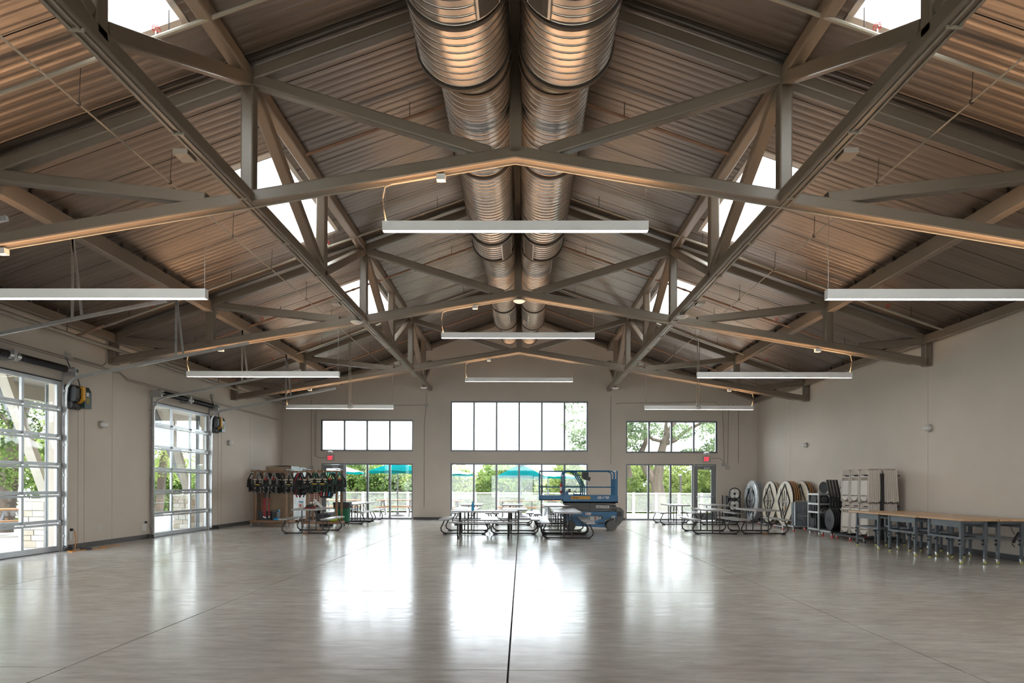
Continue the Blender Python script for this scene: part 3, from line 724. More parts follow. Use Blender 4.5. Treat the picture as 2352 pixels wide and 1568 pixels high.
def operator(y, label, glab):
    t = thing('door_operator', label, 'motor', (-9.6, y, 3.3))
    a = y; X = -XW
    part('back_plate', MB().box(X, X+0.02, a, a+0.42, 3.08, 3.58), M_black, t)
    part('gear_housing', MB().prism([(X+0.02, 3.22), (X+0.22, 3.22), (X+0.26, 3.3), (X+0.26, 3.5), (X+0.20, 3.57), (X+0.02, 3.57)], a-0.04, a+0.13), M_black, t)
    part('motor', MB().disc((X+0.12, a-0.02, 3.14), 0.09, 0.26, 'y', 18), M_black, t, smooth=True)
    part('motor_cap', MB().disc((X+0.12, a-0.05, 3.14), 0.07, 0.03, 'y', 18), M_base, t, smooth=True)
    part('yellow_cover', MB().prism([(X+0.02, 3.14), (X+0.14, 3.14), (X+0.30, 3.27), (X+0.30, 3.55), (X+0.02, 3.55)], a+0.13, a+0.22), M_yellow, t, label='orange-yellow side plate')
    part('control_box', MB().prism([(X+0.02, 3.10), (X+0.28, 3.10), (X+0.28, 3.46), (X+0.22, 3.57), (X+0.02, 3.60)], a+0.22, a+0.46), M_darkgreen, t, label='dark green control box')
    part('warning_label', MB().box(X+0.28, X+0.283, a+0.28, a+0.36, 3.36, 3.44), M_white, t)
    part('warning_label', MB().box(X+0.28, X+0.283, a+0.27, a+0.38, 3.20, 3.33), mat('label_olive', (0.30, 0.24, 0.03), 0.6, var=0.03) if 'label_olive' not in MATS else MATS['label_olive'], t)
    part('flex_conduit', MB().tube([(X+0.2, a+0.18, 3.56), (X+0.22, a+0.08, 3.72), (X+0.10, a+0.0, 3.95), (X+0.05, a-0.05, 4.15)], 0.014, 8), M_base, t, smooth=True)
    part('junction_box', MB().box(X, X+0.05, a-0.02, a+0.10, 4.14, 4.27), M_sign, t)
    for dx, dy, zz in ((0.20, 0.12, 3.05), (0.22, 0.30, 3.12)):
        mb = MB(); z = 0.05; i = 0
        while z < zz:
            mb.tube([(X+dx+(0.008 if i % 2 else 0), y+dy+(0.008 if not i % 2 else 0), z), (X+dx-(0.008 if i % 2 else 0), y+dy-(0.008 if not i % 2 else 0), z+0.03)], 0.004, 4); z += 0.034; i += 1
        part('pull_chain', mb, M_rust, t, kind='stuff')
    return t
operator(DOORS[1][1]+0.16, 'green and yellow motor beside the near garage door, chains to floor', None)
operator(DOORS[2][1]+0.16, 'smaller-looking green and yellow motor beside the far garage door', None)

# ------------------------------------------------------------------ small fittings on the walls
def wall_horn(X, y, z, label):
    s = 1 if X > 0 else -1
    t = thing('wall_fixture', label, 'fixture', (X, y, z))
    part('back_box', MB().disc((X-s*0.0, y, z), 0.09, -s*0.05, 'x', 16), M_sign, t, smooth=True)
    part('oval_cover', MB().ball((X-s*0.09, y, z), 0.11, 14, 8, (0.6, 1.15, 0.62)), M_white, t, smooth=True)
wall_horn(-XW, 15.86, 2.82, 'oval white wall fixture between the two garage doors')
wall_horn(-XW, 22.8, 2.82, 'oval white wall fixture right of the far garage door')
wall_horn(XW, 16.2, 2.82, 'oval white wall fixture above the workbenches on the right wall')
wall_horn(XW, 23.2, 2.82, 'smaller oval white wall fixture above the round tables')
def outlet(x, y, z, facing, label):
    t = thing('wall_outlet', label, 'outlet', (x, y, z))
    if facing == 'x': part('cover_plate', MB().box(x, x+0.008, y-0.04, y+0.04, z-0.06, z+0.06), M_white, t); part('socket', MB().box(x+0.008, x+0.011, y-0.018, y+0.018, z-0.04, z-0.008).box(x+0.008, x+0.011, y-0.018, y+0.018, z+0.008, z+0.04), M_sign, t)
    else: part('cover_plate', MB().box(x-0.04, x+0.04, y-0.008, y, z-0.06, z+0.06), M_white, t); part('socket', MB().box(x-0.018, x+0.018, y-0.011, y-0.008, z-0.04, z-0.008).box(x-0.018, x+0.018, y-0.011, y-0.008, z+0.008, z+0.04), M_sign, t)
outlet(-XW, 15.85, 0.42, 'x', 'white wall outlet between the two garage doors')
outlet(-XW, 23.9, 0.42, 'x', 'white wall outlet beside the harness racks')
outlet(8.62, YW, 1.16, 'y', 'white wall plate right of the right exit door')
for y in (14.72, 17.66):
    t = thing('door_sensor_box', 'small white box low on wall %s' % ('right of the near garage door' if y < 16 else 'left of the far garage door'), 'box', (-XW, y, 0.3))
    part('box', MB().box(-XW, -XW+0.07, y-0.04, y+0.04, 0.22, 0.40), M_white, t)
    part('lens', MB().disc((-XW+0.05, y+0.02, 0.44), 0.03, 0.05, 'x', 10), M_black, t)
for a, pts in (('conduit pair along the left wall above the doors', [(-9.73, YB, 4.17), (-9.73, 16.6, 4.17), (-9.73, 16.9, 4.05), (-9.73, 27.5, 4.05)]),
               ('conduit from eave beam down the left wall by the middle truss', [(-9.73, 16.05, 4.78), (-9.73, 16.05, 4.3), (-9.73, 15.9, 4.2), (-9.73, 14.9, 4.2)])):
    t = thing('wall_conduit', a, 'conduit', pts[0]); part('conduit', MB().tube(pts, 0.013, 6, up=(1, 0, 0)), M_pipe, t, smooth=True)
    if 'pair' in a: part('conduit', MB().tube([(p[0], p[1], p[2]-0.045) for p in pts], 0.010, 6, up=(1, 0, 0)), M_pipe, t, smooth=True)
for lb, pts, box in (
    ('conduit down the back wall left of the centre windows', [(-3.82, YW-0.015, 5.2), (-3.82, YW-0.015, 4.72), (-3.9, YW-0.015, 3.9), (-3.9, YW-0.015, 0.5)], (-3.82, 4.70)),
    ('conduit across the back wall above the upper left window', [(-8.36, YW-0.015, 2.6), (-8.36, YW-0.015, 4.5), (-8.3, YW-0.015, 4.64), (-3.85, YW-0.015, 4.70)], None),
    ('conduit from left exit sign to the wall box beside the door', [(-7.93, YW-0.015, 2.52), (-8.25, YW-0.015, 2.52), (-8.42, YW-0.015, 2.62), (-8.42, YW-0.015, 4.3)], None),
    ('conduit dropping to the box left of the left exit door', [(-8.55, YW-0.015, 4.9), (-8.55, YW-0.015, 2.16)], (-8.55, 2.12)),
    ('conduit from right exit sign to the nearest wall box', [(7.82, YW-0.015, 2.55), (8.2, YW-0.015, 2.55), (8.36, YW-0.015, 2.40), (8.36, YW-0.015, 2.33)], (8.36, 2.30)),
    ('long conduit above the right windows bending down to the inner box', [(3.95, YW-0.015, 4.78), (8.0, YW-0.015, 4.85), (8.30, YW-0.015, 4.6), (8.38, YW-0.015, 2.33)], None),
    ('conduit down to the outer of two boxes right of the exit door', [(8.55, YW-0.015, 4.78), (8.52, YW-0.015, 2.22)], (8.52, 2.17)),
    ('short conduit ending half way down near the right corner', [(8.7, YW-0.015, 4.75), (8.95, YW-0.015, 4.6), (8.95, YW-0.015, 2.35)], None),
    ('conduit from the right lengthwise truss down beside the centre windows', [(3.75, YW-0.015, 5.1), (3.75, YW-0.015, 2.3)], None)):
    t = thing('wall_conduit', lb, 'conduit', pts[0]); part('conduit', MB().tube(pts, 0.011, 6, up=(0, 1, 0)), M_wall if 'Xx' in lb else M_pipe, t, smooth=True)
    if box: part('box', MB().box(box[0]-0.07, box[0]+0.07, YW-0.06, YW, box[1]-0.07, box[1]+0.07), M_sign, t)
for s, X in ((-1, -5.69), (1, 6.0)):
    t = thing('pendant_sensor', 'ceiling sensor hanging on rods, %s half of the hall' % side[s], 'sensor', (X, T[3]-0.15, 4.0))
    for dx in (-0.03, 0.03): part('rod', MB().tube([(X+dx, T[3]-0.15, 4.12), (X+dx, T[3]-0.15, zd(X)+0.01)], 0.012, 6), M_pipe, t)
    part('sensor_body', MB().box(X-0.06, X+0.06, T[3]-0.2, T[3]-0.1, 4.06, 4.18), M_sign, t)
    part('sensor_dome', MB().lathe([(0, 0), (0.04, 0.01), (0.11, 0.07), (0.11, 0.085), (0, 0.09)], (X, T[3]-0.15, 3.98), 'z', 18), M_white, t, smooth=True)
for X, Y, lb in ((0.03, T[2]-0.02, 'white smoke detector under the peak of the middle truss'), (-3.72, T[2]-0.5, 'white detector under the left lengthwise truss'), (3.66, T[2]-1.0, 'round detector under the right lengthwise truss'), (-3.70, 26.4, 'white sensor near the wall end of the left lengthwise truss'), (3.70, 26.4, 'white sensor near the wall end of the right lengthwise truss')):
    z = zb(X)-0.10-(0.02 if abs(X) > 1 else 0.02); t = thing('detector', lb, 'detector', (X, Y, z))
    part('base', MB().box(X-0.05, X+0.05, Y-0.05, Y+0.05, z-0.05, z+0.02), M_steel, t)
    part('dome', MB().lathe([(0, -0.05), (0.08, -0.045), (0.14, -0.01), (0.14, 0.005), (0, 0.01)], (X, Y, z-0.05), 'z', 18), M_white, t, smooth=True)
t = thing('extension_cord', 'orange cord lying on the floor by the near garage door', 'cord', (-9.3, 14.6, 0.01))
part('cord', MB().tube([(-9.62, 14.75, 0.42), (-9.55, 14.7, 0.2), (-9.45, 14.5, 0.012), (-9.3, 14.2, 0.012), (-9.5, 14.35, 0.012), (-9.35, 14.8, 0.012), (-9.2, 15.2, 0.012), (-9.45, 15.4, 0.012), (-9.3, 15.9, 0.012)], 0.009, 6), M_orange, t, smooth=True)
part('plug_block', MB().box(-9.5, -9.3, 14.75, 14.85, 0.0, 0.05), M_black, t)
for y0_ in (14.48, 17.72, 21.55):
    t = thing('coiled_cable', 'black coil of cable on floor at %s' % {14.48: 'right foot of the near garage door', 17.72: 'left foot of the far garage door', 21.55: 'right foot of the far garage door'}[y0_], 'cable', (-9.6, y0_, 0))
    pts = [(-9.60+0.08*math.cos(a*0.7), y0_+0.03+0.10*math.sin(a*0.7), 0.015+0.004*a) for a in range(24)]
    part('coil', MB().tube(pts, 0.012, 6), M_black, t, smooth=True)

# ------------------------------------------------------------------ outdoors
pt_ = struct('patio', MB().box(-18, 14, YW+0.25, 35.6, -0.2, -0.03).box(-18, -XW-0.25, -6, YW+0.25, -0.2, -0.03), M_patio)
g = MB(); nx, ny = 40, 40
def gz(x, y):
    d = max(0, y-36)+max(0, -18-x)*0.8
    return -0.25-0.085*min(d, 45)-0.02*math.sin(x*0.4)*min(d, 10)*0.3
for j in range(ny+1):
    for i in range(nx+1):
        x = -90+180*i/nx; y_ = -20+130*j/ny; g.v.append((x, y_, gz(x, y_)))
for j in range(ny):
    for i in range(nx): a = j*(nx+1)+i; g.f.append((a, a+1, a+nx+2, a+nx+1))
struct('ground', g, M_grass)

def leaves(n, blobs, size, seed):
    rnd = random.Random(seed); mb = MB()
    for i in range(n):
        bx, by, bz, br, bh = rnd.choice(blobs)
        th = rnd.uniform(0, 2*pi); ph = math.acos(rnd.uniform(-1, 1)); r = br*(rnd.uniform(0.35, 1.0)**0.5)
        c = Vector((bx+r*math.sin(ph)*math.cos(th), by+r*math.sin(ph)*math.sin(th), bz+bh*(rnd.uniform(0.35, 1.0)**0.5)*math.cos(ph)))
        a = Vector((rnd.uniform(-1, 1), rnd.uniform(-1, 1), rnd.uniform(-1, 1))).normalized(); b = a.cross(Vector((rnd.uniform(-1, 1), rnd.uniform(-1, 1), rnd.uniform(-1, 1)))).normalized()
        s = size*rnd.uniform(0.6, 1.3)
        mb.add([c-a*s*0.5, c+b*s*0.28, c+a*s*0.5, c-b*s*0.28], [(0, 1, 2, 3)])
    return mb
def tree_proto(seed, R, H, n, size, mi, sparse=False, base=0.0, loc=(0, 0, 0), label='', grp=None, name='tree'):
    rnd = random.Random(seed); blobs = []
    for i in range(16 if not sparse else 26):
        th = rnd.uniform(0, 2*pi); rr = R*rnd.uniform(0.15, 0.75); hh = base+H*rnd.uniform(0.25, 0.88)
        br = R*rnd.uniform(0.28, 0.45)*(0.65 if sparse else 1); blobs.append((rr*math.cos(th), rr*math.sin(th), hh, br, br*0.7))
    t = thing(name, label, 'tree', loc, grp)
    part('foliage', leaves(n, blobs, size, seed+1), M_leaf[mi], t, world=False, kind='stuff')
    tk = MB(); tk.tube([(0, 0, -1.5), (0.1, 0.05, H*0.3), (0.0, 0.1, H*0.6)], 0.14+R*0.03, 8)
    for k in range(5):
        b = blobs[k]; tk.tube([(0.05, 0.05, H*0.35), (b[0]*0.5, b[1]*0.5, (H*0.35+b[2])/2+0.2), (b[0], b[1], b[2])], 0.05+R*0.012, 6)
    part('trunk', tk, M_bark, t, world=False, smooth=True)
    return t
protos = [tree_proto(21+i, 3.2, 5.0, 6500, 0.26, i, loc=(0, 0, 0), label='p', grp='trees beyond the patio railing', name='leafy_tree') for i in range(3)]
rnd = random.Random(5); k = 0
spots = []
for row, (yy, dx, sc, zz) in enumerate(((43, 3.6, 0.80, -1.9), (50, 4.6, 1.0, -2.2), (60, 6.0, 1.25, -3.0))):
    x = -26 if row < 2 else -32
    while x < 30:
        spots.append((x+rnd.uniform(-1, 1), yy+rnd.uniform(-1.5, 1.5), zz+rnd.uniform(-0.5, 0.5), sc*rnd.uniform(0.85, 1.1), rnd.randrange(3), row)); x += dx
spots += [(-22, 34, -1.2, 1.0, 0, 3), (-24, 28, -1.0, 1.15, 1, 3), (-23, 22, -0.9, 1.2, 2, 3), (-25, 38, -2.0, 1.2, 1, 3), (-30, 30, -2.2, 1.5, 2, 3), (-30, 22, -2.0, 1.6, 0, 3), (-28, 16, -1.6, 1.3, 1, 3), (-33, 38, -3, 1.6, 0, 3), (-7.2, 41.5, -1.4, 0.85, 2, 4), (-10.3, 42, -1.7, 0.95, 0, 4), (-5.2, 43, -1.5, 0.8, 1, 4), (12.5, 41, -0.8, 0.8, 1, 4), (5.0, 45, -1.3, 0.85, 2, 4), (9.9, 46, -1.4, 0.9, 1, 4), (7.4, 48, -1.6, 0.9, 0, 4)]
kinds = ['dark green', 'yellow-green', 'dull green']
rows = ['bushy tree in the front row', 'tree in the middle row', 'tall tree in the back row', 'tree seen through garage door glass', 'taller tree right behind the railing']
for i, (x, yy, zz, sc, m_, row) in enumerate(spots):
    px = 1198+1568*(x-0.1)/yy
    wn = 'left of the left exit door' if px < 738 else 'in the lower left window' if px < 955 else 'behind the wall left of centre' if px < 1030 else 'in the left of the centre window' if px < 1150 else 'in the middle of the centre window' if px < 1250 else 'in the right of the centre window' if px < 1360 else 'behind the wall right of centre' if px < 1430 else 'in the lower right window' if px < 1600 else 'at the right exit door'
    if row == 3: wn = 'beyond the porch'
    lb = '%s leafy %s, %s' % (kinds[m_], rows[row], wn); gp = '%s, %s' % (rows[row], kinds[m_])
    if protos[m_].get('label') == 'p':
        o = protos[m_]; o.location = (x, yy, zz); o.scale = (sc,)*3; o.rotation_euler = (0, 0, rnd.uniform(0, 6)); o['label'] = lb; o['group'] = gp
    else: dup(protos[m_], (x, yy, zz), lb, gp, rz=rnd.uniform(0, 6), scale=(sc,)*3)
# big oak at the right
ok = thing('oak_tree', 'large spreading oak with forked trunk outside the right windows', 'tree', (8.05, 40, -0.4))
tk = MB()
def limb(pts, rs):
    n = 8; P = [Vector(p) for p in pts]; o = len(tk.v)
    for i, p in enumerate(P):
        t_ = (P[min(i+1, len(P)-1)]-P[max(i-1, 0)]).normalized(); r_ = t_.cross(Vector((0, 1, 0.1))).normalized(); q_ = r_.cross(t_)
        for j in range(n): a = 2*pi*j/n; tk.v.append(tuple(p+r_*rs[i]*math.cos(a)+q_*rs[i]*math.sin(a)))
    for i in range(len(P)-1):
        for j in range(n): tk.f.append((o+i*n+j, o+i*n+(j+1) % n, o+(i+1)*n+(j+1) % n, o+(i+1)*n+j))
Yo = 40
limb([(8.25, Yo, -0.6), (8.15, Yo, 0.6), (8.0, Yo, 1.6), (8.15, Yo, 2.5), (8.25, Yo, 3.3), (8.4, Yo, 3.9), (8.75, Yo, 4.6), (9.2, Yo, 5.5), (9.5, Yo, 6.8)], [.5, .42, .36, .27, .24, .22, .16, .13, .07])
limb([(8.0, Yo, 1.5), (7.6, Yo+.1, 2.1), (7.2, Yo+.2, 2.8), (7.15, Yo+.2, 3.4), (7.4, Yo+.2, 4.0), (7.35, Yo+.3, 4.9), (6.6, Yo+.3, 5.9)], [.3, .26, .2, .17, .14, .1, .05])
limb([(8.35, Yo, 3.8), (9.0, Yo-.2, 4.05), (9.6, Yo-.4, 4.6), (10.4, Yo-.4, 5.0), (11.6, Yo-.5, 5.3)], [.14, .13, .11, .08, .04])
limb([(8.3, Yo, 4.0), (7.7, Yo-.3, 4.1), (7.2, Yo-.4, 4.5), (6.3, Yo-.5, 4.6), (5.4, Yo-.5, 4.9)], [.1, .1, .08, .06, .03])
limb([(6.5, Yo+.3, 1.9), (6.2, Yo+.2, 3.2), (5.9, Yo, 3.9), (5.3, Yo, 4.3)], [.16, .14, .1, .05])
limb([(8.5, Yo, 4.4), (8.55, Yo, 5.2), (8.3, Yo, 6.2)], [.12, .1, .05])
part('trunk', tk, M_bark, ok, smooth=True)
rnd2 = random.Random(3); blobs = []
for i in range(46):
    x = rnd2.uniform(3.0, 13.2); z = 5.2+rnd2.uniform(-0.8, 1.6)-0.05*abs(x-8.5)
    if x < 6.9 and rnd2.random() < 0.65: z -= 1.4
    if x > 10.6: z -= 0.5
    blobs.append((x, Yo+rnd2.uniform(-2.5, 2.5), z, rnd2.uniform(0.5, 0.95), rnd2.uniform(0.3, 0.6)))
for i in range(7): blobs.append((rnd2.uniform(9.5, 12.5), Yo+1, rnd2.uniform(3.0, 3.8), 0.5, 0.4))
part('foliage', leaves(15000, blobs, 0.17, 8), M_leaf[2], ok, kind='stuff')
# trees by the porch, seen through the garage doors
def trunk_tree(x, y, r, lean, label, seed, mi, bl, h=6.5):
    t = thing('shade_tree', label, 'tree', (x, y, -0.1)); mb = MB()
    n = 10
    mb.tube([(x, y, -0.1), (x+lean*0.3, y, 1.5), (x+lean*0.6, y+0.1, 3.0), (x+lean, y+0.1, 4.6), (x+lean*1.6, y+0.2, h)], r, n)
    for k in range(4):
        a = k*1.7+seed; mb.tube([(x+lean*0.6, y+0.1, 3.0+0.4*k), (x+lean+math.cos(a), y+math.sin(a), 4.0+0.4*k), (x+2.2*math.cos(a), y+2.2*math.sin(a), 4.5+0.3*k)], r*0.35, 7)
    part('trunk', mb, M_bark, t, smooth=True)
    rn = random.Random(seed); blobs = [(x+rn.uniform(-3, 3), y+rn.uniform(-3, 3), rn.uniform(*bl), rn.uniform(0.7, 1.2), rn.uniform(0.5, 0.9)) for _ in range(26)]
    part('foliage', leaves(6500, blobs, 0.12, seed), M_leaf[mi], t, kind='stuff'); return t
trunk_tree(-15.4, 20.3, 0.24, 0.5, 'grey-barked shade tree outside the near garage door', 4, 0, (2.9, 6.0))
trunk_tree(-16.5, 26.0, 0.22, -0.6, 'shade tree with low branches outside the far garage door', 9, 1, (3.0, 6.0))
trunk_tree(-19.5, 17.5, 0.25, 0.3, 'shade tree farther out beyond the porch, left of the near door', 14, 2, (2.6, 6.0))
trunk_tree(-16.2, 30.5, 0.18, 0.4, 'leafy tree filling the upper panes of the far garage door', 22, 1, (1.8, 5.2))
trunk_tree(-14.6, 17.2, 0.10, 0.3, 'slender leafy tree behind the stone pier outside the near garage door', 27, 0, (1.6, 4.8))
# porch
porch = struct('porch_roof', MB().box(-12.9, -XW-0.25, YB, YW+0.2, 3.95, 4.15), M_soffit)
part('fascia_beam', MB().box(-12.75, -12.5, YB, YW+0.2, 3.60, 3.95), M_brace, porch)
for i, Y in enumerate((15.92, 22.72)):
    nm = ('near', 'far')[i]; X0 = -11.35; X1 = -10.82; Y0 = Y-0.4; Y1 = Y+0.45
    p = thing('stone_pier', 'limestone pier outside the %s garage door' % nm, 'pier', ((X0+X1)/2, (Y0+Y1)/2, -0.03))
    part('core', MB().box(X0+0.03, X1-0.03, Y0+0.03, Y1-0.03, -0.03, 1.03), M_mortar, p)
    part('cap', MB().box(X0-0.03, X1+0.03, Y0-0.03, Y1+0.03, 1.03, 1.09), M_stone[2], p)
    rn = random.Random(40+i)
    for (u0, u1, mk) in ((X0, X1, lambda a, b, z0, z1, d: (a, b, Y0-d, Y0+0.03, z0, z1)), (Y0, Y1, lambda a, b, z0, z1, d: (X1-0.03, X1+d, a, b, z0, z1))):
        z = -0.03
        while z < 1.0:
            h = rn.uniform(0.11, 0.22); z1 = min(z+h, 1.03)
            if 1.03-z1 < 0.08: z1 = 1.03
            a = u0
            while a < u1-0.01:
                b = min(a+rn.uniform(0.16, 0.36), u1)
                if u1-b < 0.09: b = u1
                part('stone', MB().box(*mk(a+0.007, b-0.007, z+0.007, z1-0.007, rn.uniform(0.004, 0.02))), rn.choice(M_stone), p)
                a = b
            z = z1
    b = thing('porch_brace', 'pair of slanted beige steel props standing on the %s stone pier' % nm, 'column', ((X0+X1)/2, Y, 1.09))
    xm = (X0+X1)/2
    part('prop', MB().beam((xm, Y+0.1, 1.09), (xm-0.1, Y-1.25, 3.97), 0.22, 0.16, up=(0, 1, 0)), M_brace, b)
    part('prop', MB().beam((xm, Y+0.2, 1.09), (xm-1.3, Y+0.2, 3.97), 0.20, 0.16, up=(0, 1, 0)), M_outgrey, b)
    c = thing('porch_column', 'plain white porch column beyond the %s stone pier' % nm, 'column', (-13.3, Y+0.9, -0.03))
    part('shaft', MB().tube([(-13.3, Y+0.9, -0.03), (-13.3, Y+0.9, 3.95)], 0.13, 14), M_white, c, smooth=True)
    part('base', MB().disc((-13.3, Y+0.9, -0.03), 0.18, 0.06, 'z', 14), M_rail, c)
    part('capital', MB().disc((-13.3, Y+0.9, 3.85), 0.17, 0.1, 'z', 14), M_rail, c)
for Y, nm in ((14.76, 'near'), (21.62, 'far')):
    wg = thing('wind_screen', 'dark reflective panel outside right edge of the %s garage door' % nm, 'panel', (-10.13, Y, -0.03))
    part('panel', MB().box(-10.26, -10.02, Y, Y+0.04, 0.0, 3.6), mat('dark_screen', (0.10, 0.115, 0.115), 0.12, var=0.05) if 'dark_screen' not in MATS else MATS['dark_screen'], wg)
    part('panel_frame', MB().box(-10.28, -10.25, Y-0.01, Y+0.05, -0.03, 3.62).box(-10.25, -10.01, Y-0.01, Y+0.05, 3.59, 3.62), M_frame, wg)
bn = thing('litter_bin', 'green slatted litter bin outside the far garage door', 'bin', (-14.4, 24.5, -0.03))
for k in range(14):
    a = 2*pi*k/14; part('slat', MB().beam((-14.4+0.2*math.cos(a), 24.5+0.2*math.sin(a), 0.05), (-14.4+0.26*math.cos(a), 24.5+0.26*math.sin(a), 0.95), 0.06, 0.012, up=(math.cos(a), math.sin(a), 0)), M_green, bn)
part('rim', MB().lathe([(0.24, 0.93), (0.29, 0.93), (0.29, 0.98), (0.24, 0.98)], (-14.4, 24.5, 0), 'z', 18), M_green, bn)
part('liner', MB().disc((-14.4, 24.5, 0.0), 0.18, 0.85, 'z', 14), M_black, bn)
# railing
rl = thing('patio_railing', 'white patio railing with mesh panels beyond the picnic tables', 'railing', (0, 35.4, -0.03))
part('top_rail', MB().box(-17.5, 12.5, 35.36, 35.46, 0.98, 1.04), M_rail, rl); part('bottom_rail', MB().box(-17.5, 12.5, 35.38, 35.44, 0.06, 0.10), M_rail, rl)
x = -17.5
while x < 12.6:
    part('post', MB().box(x-0.06, x+0.06, 35.35, 35.47, -0.03, 1.06), M_rail, rl)
    if x < 12: part('mesh_panel', MB().box(x+0.06, x+1.11, 35.40, 35.41, 0.10, 0.98), M_mesh, rl)
    x += 1.17
# umbrellas
def umbrella(x, y, R, ze, zt_, m, valm, label, rot=0.0):
    t = thing('patio_umbrella', label, 'umbrella', (x, y, -0.03)); n = 8; mb = MB(); vb = MB(); rib = MB()
    top = (x, y, zt_)
    for j in range(n):
        a0 = 2*pi*(j+rot)/n; a1 = 2*pi*(j+1+rot)/n; am = (a0+a1)/2
        P = lambda a, r, z: (x+r*math.cos(a), y+r*math.sin(a), z)
        zm = ze+(zt_-ze)*0.5
        mb.add([top, P(a0, R*0.5, zm+0.03), P(a0, R, ze), P(am, R*0.93, ze+0.04), P(a1, R, ze), P(a1, R*0.5, zm+0.03)], [(0, 1, 5), (1, 2, 3), (1, 3, 5), (3, 4, 5)])
        vb.add([P(a0, R, ze), P(am, R*0.93, ze+0.04), P(a1, R, ze), P(a1, R, ze-0.10), P(am, R*0.93, ze-0.05), P(a0, R, ze-0.10)], [(0, 1, 4, 5), (1, 2, 3, 4)])
        rib.tube([P(a0, 0.04, zt_-0.03), P(a0, R-0.02, ze-0.02)], 0.01, 5)
    part('canopy', mb, m, t); part('valance', vb, valm, t); part('ribs', rib, M_outgrey, t, kind='stuff')
    part('vent_cap', MB().lathe([(0.001, zt_+0.10), (0.28, zt_-0.03), (0.29, zt_-0.05)], (x, y, 0), 'z', 8), m, t)
    part('pole', MB().tube([(x, y, 0.03), (x, y, zt_)], 0.025, 8), M_outgrey, t, smooth=True)
    part('crank', MB().box(x-0.04, x+0.04, y-0.07, y-0.02, 0.95, 1.15), M_outgrey, t)
    part('base', MB().lathe([(0.001, 0.0), (0.33, 0.0), (0.30, 0.05), (0.08, 0.10), (0.04, 0.22), (0.001, 0.22)], (x, y, -0.03), 'z', 20), M_outgrey, t, smooth=True)
umbrella(-5.68, 31.8, 1.45, 2.03, 2.48, M_teal, M_teal, 'teal patio umbrella outside the lower left window', 0.5)
umbrella(0.07, 31.2, 1.14, 1.82, 2.38, M_teal, M_teal, 'teal patio umbrella outside the lower centre window', 0.5)
umbrella(1.44, 34.3, 1.45, 1.84, 2.22, M_overexposed_canvas, M_teal, 'umbrella painted overexposed white with teal edge behind the blue lift', 0.2)
umbrella(-3.55, 33.2, 1.35, 1.92, 2.24, M_overexposed_canvas, M_teal, 'umbrella painted overexposed white at the left edge of the lower centre window', 0.2)
umbrella(-9.1, 33.6, 1.40, 2.02, 2.40, M_overexposed_canvas, M_teal, 'umbrella painted overexposed white seen beside the left exit door', 0.2)
def outdoor_table(x, y, label, rz=0.0):
    t = thing('outdoor_picnic_table', label, 'table', (x, y, -0.03), rz=rz)
    for k in range(5): part('top_plank', MB().box(-0.9, 0.9, -0.37+k*0.15, -0.37+k*0.15+0.14, 0.72, 0.755), M_outwood, t, world=False)
    for s in (-1, 1):
        for k in range(2): part('bench_plank', MB().box(-0.9, 0.9, s*0.70-0.14+k*0.145, s*0.70-0.14+k*0.145+0.135, 0.42, 0.455), M_outwood, t, world=False)
        part('cross_beam', MB().box(s*0.66-0.03, s*0.66+0.03, -0.78, 0.78, 0.34, 0.42), M_outgrey, t, world=False)
        part('top_support', MB().box(s*0.66-0.03, s*0.66+0.03, -0.36, 0.36, 0.65, 0.72), M_outgrey, t, world=False)
        for q in (-1, 1): part('leg', MB().beam((s*0.66, q*0.28, 0.70), (s*0.66, q*0.62, 0.0), 0.10, 0.05, up=(1, 0, 0)), M_outgrey, t, world=False)
    return t
outdoor_table(-5.7, 31.75, 'wooden-topped picnic table under the left teal umbrella', 0.0)
outdoor_table(-0.1, 31.15, 'wooden-topped picnic table under the centre teal umbrella')
outdoor_table(-3.45, 30.6, 'wooden-topped picnic table at the left edge of the centre window', 0.0)
outdoor_table(2.1, 32.6, 'wooden-topped picnic table behind the blue lift', 0.6)
outdoor_table(-8.3, 31.6, 'wooden-topped picnic table seen through the left exit door')
outdoor_table(-14.6, 18.6, 'orange-wood picnic table outside the near garage door', 1.2)
for i, X in enumerate((5.55, 8.6, 10.4)):
    pl = thing('fence_post', 'thin dark post beyond the railing, %s' % ['left of the oak', 'right of the oak trunk', 'seen in the right exit door'][i], 'post', (X, 36.6, -0.3))
    part('post', MB().box(X-0.05, X+0.05, 36.55, 36.65, -0.3, 1.95), M_tube, pl); part('finial', MB().ball((X, 36.6, 1.99), 0.06, 8, 5), M_outgrey, pl)

